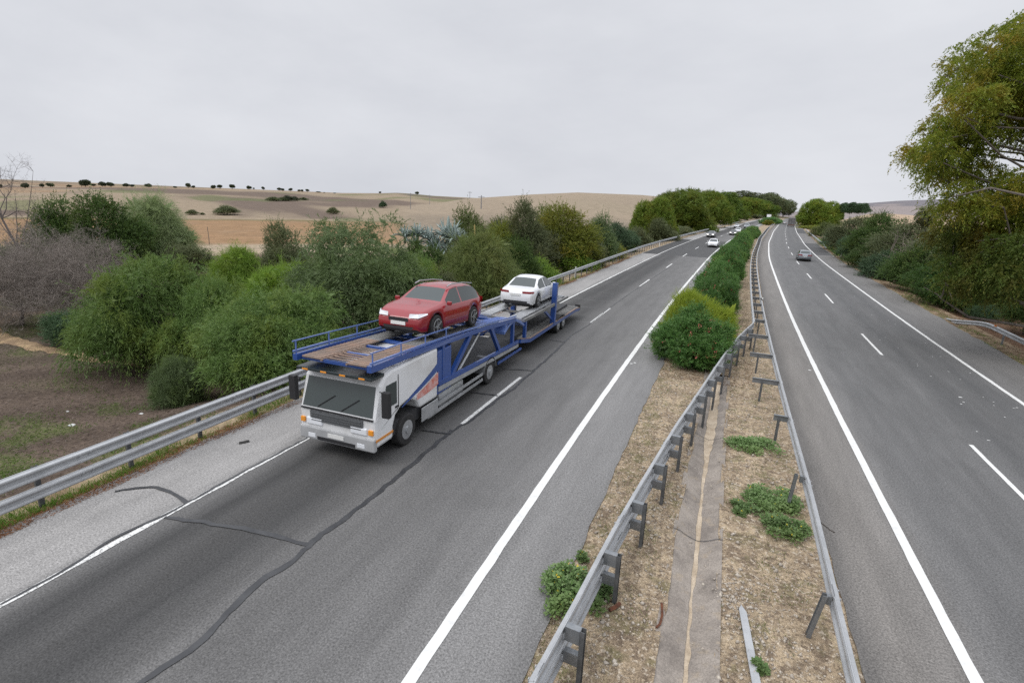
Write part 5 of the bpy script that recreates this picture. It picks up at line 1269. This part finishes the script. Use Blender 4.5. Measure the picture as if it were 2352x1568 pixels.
root = empty('agave_stalk', p); tag(root, 'yellow cut agave flower stalk beside the clump of agaves', 'stalk')
hh = EYE+ray(1090, 516)[2]*43.0/ray(1090, 516)[1]-p[2]; m = MB(); m.tube([(0, 0, -.2), (-.1, 0, hh*.5), (-.25, 0, hh)], [.08, .07, .06], 8); m.build('stem', M('dry_stalk', (.42, .32, .12), (.35, .25, .10), 5), root)

# ---- pines and far trees
PN = 'stone pines and trees beyond the bend'
for k, m_, px, pt, w, Y, rz, lab in (('pine_round', G_PINE, 1503, 438, 128, 122, .7, 'nearest stone pine, yellow-green crown reaching the ground left of the road'), ('pine_round', G_PINE, 1556, 417, 180, 178, 2.0, 'tallest stone pine with a spreading yellow-green crown left of the road'),
        ('pine_low', G_PINE, 1614, 438, 105, 215, 4.0, 'yellow-green pine to the right of the tallest one, over the guardrail'), ('pine_round', G_PINED, 1640, 430, 165, 300, 1.2, 'deep green stone pine behind the yellow-green ones'), ('pine_b', G_PINE, 1711, 456, 92, 430, 1.0, 'light green flat-topped pine above the dark oncoming car'),
        ('pine_low', G_PINED, 1745, 459, 64, 520, 5.0, 'small deep green pine right of the flat-topped one'), ('pine_round', G_PINE, 1866, 446, 112, 300, 3.3, 'round stone pine with a dark hollow right of the bend'), ('pine_round', G_PINED, 1912, 463, 36, 380, 3.3, 'dark pine half hidden behind the round one')):
    bush(k, 'stone_pine', m_, px, 540, pt, w, lab, 'tree', PN, rz, far=Y)
for px, pt, w, Y, k, lab in ((1672, 447, 70, 560, 'far_b', 'dull green tree showing between the deep green and the flat-topped pine'), (1702, 440, 90, 560, 'far_a', 'broad dull green tree rising behind the flat-topped pine'), (1738, 438, 80, 640, 'far_b', 'highest far tree behind the pines left of the bend'), (1772, 444, 72, 700, 'far_a', 'far dull tree with an uneven top near the bend'), (1798, 453, 44, 760, 'far_b', 'last far tree on the left before the bend')):
    bush(k, 'roadside_tree', G_EUCA, px, 500, pt, w, lab, 'tree', PN, far=Y)
RSX = 0
for px, pb, pt, w, lab in ((1938, 487, 462, 30, 'left tree of the dark far clump on the right'), (1957, 487, 461, 36, 'middle tree of the dark far clump on the right'), (1980, 487, 463, 36, 'right tree of the dark far clump on the right')):
    g = ray(px, pb); t = 300/g[1]; p = np.array([g[0]*t, 300, EYE+g[2]*t-.5]); Dp = depth(p); plant('pine_round', 'roadside_tree', G_TEAL, p, w*Dp/F*1.2, (pb-pt)*Dp/F*1.1, px, lab, 'tree', 'far clump on the right')
RS = 'shrubs along the right verge'
for i, (k, m_, px, pb, pt, w, lab) in enumerate((('broad_a', G_YELLOW, 1868, 551, 516, 60, 'yellow-green low shrub under the round pine'), ('broad_b', G_BROOMD, 1898, 549, 510, 60, 'low shrub right of the yellow-green one, behind the short guardrail'),
        ('broad_b', G_YELLOW, 1856, 535, 508, 40, 'small yellow shrub farthest along the right verge'),
        ('broad_c', G_OLIVE, 1945, 600, 490, 90, 'brownish green shrub starting the thicket on the right verge'), ('broad_b', G_TEAL, 1930, 595, 525, 80, 'low bluish shrub at the start of the right thicket'), ('broad_a', G_TEAL, 1968, 612, 530, 90, 'bluish green shrub behind the leaning marker post'), ('broad_c', G_DARK, 2010, 612, 478, 110, 'tall dark shrub left of the palm'),
        ('broad_b', G_DARK, 2005, 635, 540, 100, 'low dark green shrub beyond the leaning marker post'), ('broad_c', G_OLIVE, 2070, 640, 492, 130, 'grey-olive shrub with pale bare branches in the right thicket'), ('broad_a', G_TEAL, 2050, 660, 560, 120, 'low bluish shrub below the pale branches'),
        ('broad_b', G_DARK, 2100, 680, 550, 130, 'dark shrub left of the big tree at the verge'), ('broad_c', G_OLIVE, 2140, 680, 500, 130, 'olive shrub in front of the palm'), ('acacia_a', G_BIGD, 2215, 712, 560, 190, 'dark green drooping shrub under the big tree'), ('broad_b', G_DARK, 2300, 700, 560, 160, 'dark shrub in the shade of the big tree'),
        ('broad_a', G_TEAL, 2255, 735, 690, 50, 'small green bush on the leaf litter under the big tree'), ('broad_c', G_DARK, 2350, 770, 640, 90, 'dark bush at the right picture edge under the big tree'))):
    bush(k, 'verge_shrub', m_, px, pb, pt, w*1.3, lab, 'shrub', RS)
def pale_branches(px, pyb, pyt, wpx, seed, label):
    g = at_px(px, pyb); D = depth(g); w, h = wpx*D/F, (pyb-pyt)*D/F; rg = np.random.default_rng(seed); root = empty('bare_shrub', g-np.array([CAMF[0], CAMF[1], 0])*.9); tag(root, label, 'shrub', RS)
    lb = [(rg.normal()*w*.28, rg.normal()*w*.1, h*(.65+.3*rg.random())) for _ in range(13)]
    limbs('branches', BARK_PALE, root, lb, [(0, 0, 0), (.1, 0, h*.2), (0, .1, h*.4)], .13, rg, 8, .35)
pale_branches(2040, 650, 520, 110, 4, 'pale bare branches showing in the right thicket left of the palm'); pale_branches(2125, 672, 530, 120, 14, 'pale bare branches in the thicket just left of the big tree')

# ---- big tree on the right: lobes placed in depth around the trunk
def big_tree():
    rg = np.random.default_rng(77); root_p = np.array([25.5, 37.0, -.4]); root = empty('locust_tree', root_p)
    tag(root, 'huge olive-yellow tree towering at the right edge of the photo', 'tree')
    lob = [(2345, 118, 88), (2262, 142, 68), (2215, 172, 52), (2215, 225, 62), (2290, 215, 85), (2200, 290, 62), (2258, 322, 55), (2345, 285, 78), (2165, 335, 40), (2108, 345, 33), (2135, 372, 38), (2095, 362, 22), (2185, 395, 62), (2250, 425, 54), (2335, 440, 84), (2195, 455, 46), (2245, 500, 70),
           (2310, 525, 85), (2200, 555, 60), (2265, 585, 75), (2335, 600, 80), (2215, 630, 60), (2300, 655, 70), (2420, 105, 110), (2450, 250, 130), (2440, 450, 130), (2420, 620, 110), (2520, 180, 120), (2400, 180, 76), (2168, 478, 24), (2150, 405, 34)]
    L_ = []; dd = []
    for px, py, r in lob:
        Yd = 36+rg.normal()*2.0+(.6 if px > 2300 else 0); d = ray(px, py); t = Yd/d[1]; p = np.array([d[0]*t, d[1]*t, EYE+d[2]*t]); R = r*depth(p)/F; L_.append(np.concatenate([p-root_p, [R*.95, R*.95, R*.72]])); dd.append(py)
    L0 = np.array(L_); dd = np.array(dd); parts = []
    for l in L0:                                            # clumps round each limb end, with gaps between them
        for _ in range(9):
            d = unit(rg.normal(size=3)+np.array([0, 0, .15])); s_ = .24+.20*rg.random(); parts.append(np.concatenate([l[:3]+d*l[3:]*(.72+.25*rg.random()), l[3:]*s_]))
        parts.append(np.concatenate([l[:3], l[3:]*.40]))
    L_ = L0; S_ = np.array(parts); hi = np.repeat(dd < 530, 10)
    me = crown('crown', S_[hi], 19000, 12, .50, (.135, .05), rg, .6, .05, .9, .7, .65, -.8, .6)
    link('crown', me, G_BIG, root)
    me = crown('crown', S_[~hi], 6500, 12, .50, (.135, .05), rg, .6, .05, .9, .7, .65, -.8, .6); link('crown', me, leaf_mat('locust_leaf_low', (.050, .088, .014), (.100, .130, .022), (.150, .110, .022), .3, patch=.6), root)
    mb = MB(); T = [np.array(p) for p in ((0, 0, -.5), (-.1, .1, 2.5), (-.3, 0, 5.0), (-.2, .2, 8.0), (.1, .2, 11), (.2, .1, 14), (.3, 0, 17))]
    mb.tube(T, [.50, .40, .36, .30, .22, .14, .07], 12, False)
    for l in L_:
        b = l[:3]-np.array([0, 0, l[5]*.25]); zs_ = np.array([t[2] for t in T]); k = int(np.clip(np.searchsorted(zs_, b[2]-2.2)-0, 1, 5)); a = T[k]; n = 9; Ln = np.linalg.norm(b-a); P = []
        off = rg.normal(size=3)*Ln*.13
        for i in range(n): f = i/(n-1); P.append(a+(b-a)*f+off*math.sin(f*6.0)+np.array([0, 0, -.10*Ln*math.sin(f*3.14)])+rg.normal(size=3)*.07)
        mb.tube(P, np.linspace(min(.16, .06+.014*Ln), .03, n), 7, False)
        for _ in range(4):
            j = rg.integers(3, n); e = P[j]+unit(rg.normal(size=3))*l[3]*.8; mb.tube([P[j], (P[j]+e)/2+rg.normal(size=3)*.15, e], [.05, .03, .012], 5, False)
    mb.build('trunk', M('locust_bark', (.17, .145, .125), (.11, .095, .08), 4, .85, .15, 20), root, smooth=True)
big_tree()

# ---- palm
def palm():
    rg = np.random.default_rng(15); g = ray(2124, 520); t = 78/g[1]; p = np.array([g[0]*t, 78.0, 0]); p[2] = float(terrain(p[0], p[1])); root = empty('palm_tree', p); tag(root, 'single palm tree standing against the pale fields left of the big tree', 'palm')
    zt = EYE+ray(2124, 490)[2]*t-p[2]; m = MB(); P = [(0.04*math.sin(f*9), 0, zt*f) for f in np.linspace(-.05, 1, 14)]; m.tube(P, [.26+.03*(i % 2) for i in range(14)], 10); m.build('trunk', BARK, root)
    V, Q = [], []; b = 0; s = depth(p+np.array([0, 0, zt]))/F
    for i in range(52):
        a = i*2.399; el = math.radians(78-122*(i/52)**.9); L_ = 34*s*(.85+.25*rg.random()); d = np.array([math.cos(a), math.sin(a), 0]); q = np.array([0, 0, zt]); e = el
        for k in range(12):
            st = d*math.cos(e)+np.array([0, 0, math.sin(e)]); q2 = q+st*L_/12; sd = np.array([-math.sin(a), math.cos(a), 0])
            for sg in (-1, 1):
                for h_ in (0, .5):
                    o = q+(q2-q)*h_; ll = .52*(1-abs(k/12-.4)*.9); tip = o+(sd*sg*.8+st*.55+np.array([0, 0, -.25]))*ll; w_ = st*.06
                    V += [o-w_, o+w_, tip]; Q.append((b, b+1, b+2)); b += 3
            q = q2; e -= .15
    link('fronds', np_mesh('fronds', np.array(V), np.array(Q)), leaf_mat('palm_leaf', (.085, .105, .045), (.13, .14, .06), (.20, .15, .06), patch=.5), root)
palm()

# ---- hill crest trees and bushes on the fields
def hill_pt(px, py):
    """where the line of sight through the foot of a tree meets the hills"""
    d = ray(px, py); h = math.hypot(d[0], d[1]); d = d/h; r = np.arange(120, 900, 2.0)
    z = terrain(d[0]*r, d[1]*r); s_ = EYE+d[2]*r
    hit = np.where(z >= s_)[0]
    k = hit[0] if len(hit) else int(np.argmax((z-EYE)/r-d[2]))
    return np.array([d[0]*r[k], d[1]*r[k], z[k]])
z1 = lambda x, y: (x/2.0909/1.4324, (y/2.0909+500)/1.4324)
HT = [(4, 248, 24, 24), (175, 250, 45, 30), (293, 246, 28, 26), (348, 240, 48, 22), (476, 243, 28, 15), (588, 239, 65, 40), (646, 237, 26, 18), (706, 236, 42, 28), (760, 235, 48, 25), (868, 237, 38, 21), (911, 241, 25, 16), (1022, 240, 40, 22), (1204, 243, 22, 11), (1296, 249, 30, 32),
      (1331, 249, 20, 18), (1468, 249, 34, 21), (1514, 250, 32, 26), (1598, 255, 36, 30), (1713, 256, 32, 21), (1746, 258, 12, 12), (1813, 262, 20, 21), (1922, 264, 26, 17), (1944, 264, 26, 14), (1998, 271, 22, 21), (2058, 272, 20, 12), (2078, 273, 20, 13), (2115, 275, 22, 18), (2192, 279, 34, 7), (2230, 281, 10, 5), (2302, 285, 18, 5)]
ORD = 'first second third fourth fifth sixth seventh eighth ninth tenth eleventh twelfth thirteenth fourteenth fifteenth sixteenth seventeenth eighteenth nineteenth twentieth'.split()
ORD += ['twenty-'+o for o in ORD[:9]]+['thirtieth', 'thirty-first', 'thirty-second']
for i, (x, y, w, h) in enumerate(HT):
    px, py = z1(x, y); p = hill_pt(px, py+.5); s = depth(p)/F/(2.0909*1.4324); big = 'broad' if w > 40 else 'small' if w < 24 else 'round'
    plant(('oak_a', 'oak_b', 'oak_c')[0 if w < 1.5*h and w > 24 else 1 if w >= 1.5*h else 2], 'crest_tree', G_OAK, p, w*s*1.0, h*s*1.08, i*1.3, f'{big} dark tree on the far hill crest, {ORD[i]} of the row from the left', 'tree', 'trees along the hill crest')
for i, (px, py, w, h, lab) in enumerate(((873, 444.5, 6, 4, 'low dark bush on the crest of the middle hill'), (958, 447, 9, 6, 'dark bush on the skyline right of the middle hill crest'))):
    p = hill_pt(px, py); s = depth(p)/F; plant('oak_b', 'crest_bush', G_OAK, p, w*s, h*s, i, lab, 'bush', 'bushes on the far hills')
for i, (px, py, w, h, m_, lab) in enumerate(((628, 462, 34, 9, G_EUCA, 'left low bush of the clump on the ploughed hill'), (648, 462, 30, 8, G_EUCA, 'second low bush of the clump on the ploughed hill'), (662, 462, 34, 12, G_OAK, 'dark bush in the middle of the clump on the ploughed hill'), (676, 461, 26, 9, G_OAK, 'dark bush right of the middle in the clump on the hill'), (697, 460, 22, 6, G_EUCA, 'right hand low bush of the clump on the ploughed hill'),
        (523, 494, 60, 20, G_OLIVE, 'brownish bush on the line between orange field and hill'), (442, 494, 28, 11, G_OLIVE, 'small brown bush left of the larger one at the field edge'), (465, 494, 12, 5, G_EUCA, 'tiny green bush between two brown ones at the field edge'), (880, 478, 20, 15, G_TEAL, 'lone green bush at the foot of the middle hill'), (765, 492, 30, 15, G_OLIVE, 'bush at the field edge beside the tallest shrub'))):
    p = hill_pt(px, py); s = depth(p)/F; plant('broad_b', 'field_bush', m_, p, w*s, h*s*1.1, i*2.1, lab, 'bush', 'bushes on the far hills')
STEEL = M('pole_grey', (.22, .22, .23), rough=.7)
for i, (px, pb, pt, lab) in enumerate(((943, 481, 445, 'thin utility pole left of the orange slope on the hills'), (987, 470, 448, 'faint utility pole in the dip between the hills'), (1105, 480, 450, 'nearest utility pole against the pale hill with a crossarm'), (1079, 457, 440, 'thin utility pole on the skyline in the dip'))):
    p = hill_pt(px, pb); h = (pb-pt)*depth(p)/F; root = empty('utility_pole', p); tag(root, lab, 'utility pole', 'utility poles on the far hills'); r = .25 if i == 2 else .14
    m = MB(); m.tube([(0, 0, -.3), (0, 0, h)], [r, r*.7], 6); m.build('pole', STEEL, root); m = MB(); m.box((-1.4, -.08, h-.8), (1.4, .08, h-.6)); m.build('crossarm', STEEL, root)

# ---- median hedge
plant('oleander_a', 'oleander_bush', G_OLEA, (-.66, 25.6, -.02), 3.75, 2.72, 1.1, 'nearest oleander bush of the median hedge, rounded with red blossom', 'shrub', 'oleander hedge on the median')
plant('tuft', 'grass_tuft', G_TUFT, (-.50, 28.9, -.02), 3.3, 2.75, .3, 'bright yellow-green grassy bush behind the nearest oleander', 'grass clump')
yy, i = 32.6, 1
while yy < 172 and i < 42:
    w = 2.75+.7*RG.random(); h = (2.55+.95*RG.random())*(1.0 if yy < 60 else .9); o = (-.62+.16*RG.normal()+.45*sstep((yy-40)/40))
    dist = 'close behind the yellow grassy bush' if i < 3 else 'in the nearer half of the hedge' if yy < 60 else 'half way along the hedge' if yy < 110 else 'near the far end of the hedge'
    plant('oleander_a' if i % 2 else 'oleander_b', 'oleander_bush', G_OLEA if RG.random() < .6 else G_OLEB, (o+float(shift(yy)), yy, -.02), w, h, RG.random()*6.28, f'oleander bush {dist}, {ORD[i] if i < len(ORD) else "last"} from the front', 'shrub', 'oleander hedge on the median')
    yy += 3.2+.6*RG.random()+(.6 if yy > 90 else 0); i += 1
for k, (y, w) in enumerate(((300, 9), (318, 10), (336, 10), (355, 10), (285, 5))):
    plant('oleander_b', 'oleander_bush', G_OLEA if k != 4 else G_YELLOW, (.2+float(shift(y)), y, 0), w, 3.4 if k != 4 else 2.6, k, ['oleander clump of the second hedge, nearest past the gap', 'oleander clump second past the gap at the bend', 'oleander clump third past the gap at the bend', 'last oleander clump at the bend', 'small yellow-brown bush in the hedge gap near the bend'][k], 'shrub', 'hedge beyond the gap')

# ---- weeds on the median
G_WEED = leaf_mat('weed_leaf', (.11, .19, .06), (.18, .25, .11), (.155, .21, .065), .3, patch=.5)
YEL = M('yellow_flower', (.62, .50, .04), rough=.6)
def weed(px, py, wpx, dpx, label, h=.28, n=900, seed=0, flowers=14, two=None):
    rg = np.random.default_rng(seed); o, y = road_uv(px, py); z = float(zs(np.array(o), np.array(y))); g = np.array([o+float(shift(y)), y, z]); D = depth(g); w = wpx*D/F*.5
    n = int(n*2.0); w2 = abs(road_uv(px, py-dpx/2)[1]-road_uv(px, py+dpx/2)[1])*.5
    root = empty('leafy_weed', g); tag(root, label, 'weed', 'leafy weeds on the median')
    nc = 5+n//130; ca = rg.random(nc)*6.283; cq = rg.random(nc)**.5*.85; cx, cy, ch = cq*np.cos(ca), cq*np.sin(ca), .35+.75*rg.random(nc)*(1-.5*cq); ck = rg.integers(0, nc, n)
    a = rg.random(n)*6.283; q = rg.random(n)**.7*.36; P = np.stack([(cx[ck]+q*np.cos(a))*w, (cy[ck]+q*np.sin(a))*w2, h*ch[ck]*(1-(q/.40)**2*.8)*rg.random(n)**.5+.02], 1)
    Dn = unit(np.stack([np.cos(a), np.sin(a), .35+.3*rg.normal(size=n)], 1)+rg.normal(size=(n, 3))*.5); S = unit(np.stack([np.zeros(n), np.zeros(n), np.ones(n)], 1)+rg.normal(size=(n, 3))*.35)
    V, Q = leaf_quads(P, Dn, .075*(.6+.7*rg.random(n)), .055*(.7+.6*rg.random(n)), rg, S); link('leaves', np_mesh('leaves', V, Q), G_WEED, root)
    tp = P[rg.choice(n, 40)]; m = MB()
    for p in tp: m.tube([(p[0]*.3, p[1]*.3, 0), tuple(p)], [.008, .004], 4, False)
    m.build('stem', BARK, root)
    if flowers:
        f = P[rg.choice(np.where(P[:, 2] > h*.3)[0], flowers)]+np.array([0, 0, .05]); V, Q = leaf_quads(np.repeat(f, 4, 0)-np.array([.012, 0, 0]), unit(rg.normal(size=(flowers*4, 3))), .032, .026, rg); link('flower', np_mesh('flower', V, Q), YEL, root)
weed(1296, 1362, 110, 120, 'leafy yellow-flowered weed under the left arm of the median guardrail by the pavement edge', .42, 1500, 1, 22)
weed(1372, 1375, 66, 90, 'half of a leafy weed growing right of the guardrail arm beam', .32, 700, 2, 6)
weed(1732, 1026, 112, 40, 'low green weed patch beside the third post of the right median rail', .18, 900, 3, 0)
weed(1778, 1150, 120, 62, 'wide leafy weed in front of the second post of the right median rail', .26, 1500, 4, 10)
weed(1800, 1215, 95, 60, 'leafy weed against the right median rail with small yellow flowers', .24, 900, 5, 8)
weed(1710, 1170, 60, 34, 'small trailing weed left of the wide leafy one', .14, 380, 6, 3)
weed(1335, 1280, 34, 18, 'tiny weed at the pavement edge above the yellow-flowered one', .12, 120, 7, 2)
weed(1745, 1535, 40, 30, 'small tuft of weed beside the loose steel strip', .10, 120, 8, 0)

# ---- grass and litter (nobody could count these)
def scatter_grass(name, n, fo, fy, dens, L_, W_, mat, seed, zf=None, flat=.5, lean=1.0):
    rg = np.random.default_rng(seed); o = fo[0]+(fo[1]-fo[0])*rg.random(n); y = fy[0]+(fy[1]-fy[0])*rg.random(n)**1.5
    k = dens(o, y, rg); o, y = o[k], y[k]; n = len(o); x = o+shift(y)
    z = terrain(x, y)+.01 if zf is None else zf(o, y)
    P = np.stack([x, y, z], 1); D = unit(rg.normal(size=(n, 3))*np.array([flat, flat, .2])+np.array([0, 0, lean]))
    V, Q = leaf_quads(P, D, L_*(.5+rg.random(n)), W_*(.6+.8*rg.random(n)), rg); tag(link(name, np_mesh(name, V, Q), mat), kind='stuff')
G_GRASS = leaf_mat('verge_grass', (.075, .150, .018), (.130, .215, .035), (.17, .18, .05), .3, patch=.5)
scatter_grass('verge_grass', 70000, (-14.1, -13.05), (3.5, 60), lambda o, y, r: (fbm(o*2.2, y*.55, 3)+.16*r.normal(size=len(o))-.42*np.abs(o+13.36)) > .56, .12, .012, G_GRASS, 1, lambda o, y: np.full(len(o), -.02), .55)
scatter_grass('bank_weeds', 110000, (-36, -14.2), (4, 40), lambda o, y, r: (fbm((o+shift(y))*.55+3, y*.55+8, 4)+.09*r.normal(size=len(o))) > .635, .10, .022, leaf_mat('bank_weed', (.075, .135, .020), (.120, .19, .035), (.10, .12, .04), .3), 2, None, .9, .7)
MULCH = M('mulch', (.120, .088, .072), (.20, .16, .14), 5, .95)
scatter_grass('bank_mulch', 60000, (-34, -14.1), (3, 30), lambda o, y, r: r.random(len(o)) < .75, .13, .014, MULCH, 3, None, 1.0, .12)
NEEDLE = M('brown_needles', (.27, .115, .045), (.17, .085, .04), 6, .95)
scatter_grass('edge_needles', 60000, (-13.35, -12.75), (3, 75), lambda o, y, r: (fbm(o*2+9, y*.8, 3)-.8*np.abs(o+13.06)+.1*r.normal(size=len(o))) > .33, .07, .010, NEEDLE, 4, lambda o, y: np.full(len(o), .006), 1.0, .10)
scatter_grass('median_litter', 42000, (-1.95, 2.6), (4.5, 40), lambda o, y, r: (fbm(o*1.4+2, y*1.4+7, 4)+.08*r.normal(size=len(o)) > .55) & ((np.abs(o-drain_c(y)) > .45) | (y > 24.5)), .08, .009, M('dry_litter', (.20, .145, .095), (.30, .25, .18), 5, .95), 5, lambda o, y: zs(o, y)+.012, 1.0, .15)
scatter_grass('median_grass', 30000, (-1.95, 2.5), (4.5, 32), lambda o, y, r: ((fbm(o*1.7+12, y*1.7+3, 4)+.35*(o < -1.2)*.55+.05*r.normal(size=len(o))) > .60) & (np.abs(o-drain_c(y)) > .5), .07, .010, leaf_mat('median_grass_leaf', (.10, .145, .035), (.165, .195, .06), (.20, .19, .08), .3), 6, lambda o, y: zs(o, y), .8, .8)
scatter_grass('hedge_litter', 14000, (-1.9, 1.9), (22.5, 60), lambda o, y, r: r.random(len(o)) < .8, .09, .014, M('leaf_litter', (.16, .085, .045), (.24, .16, .10), 6, .95), 7, lambda o, y: zs(o, y)+.012, 1.0, .12)
scatter_grass('right_verge_litter', 26000, (15.0, 21), (20, 75), lambda o, y, r: r.random(len(o)) < .8, .10, .018, M('brown_litter', (.17, .075, .035), (.12, .065, .035), 6, .95), 8, lambda o, y: terrain(o+shift(y), y)+.02, 1.0, .15)
scatter_grass('right_verge_grass', 12000, (14.5, 15.5), (18, 60), lambda o, y, r: fbm(o*2, y*.7+5, 3)+.08*r.normal(size=len(o)) > .5, .10, .012, G_GRASS, 9, lambda o, y: np.full(len(o), -.04), .55)
scatter_grass('far_verge_grass', 9000, (15.2, 19), (105, 175), lambda o, y, r: r.random(len(o)) < .9, .25, .05, G_BRIGHT, 10, lambda o, y: terrain(o+shift(y), y), .6)
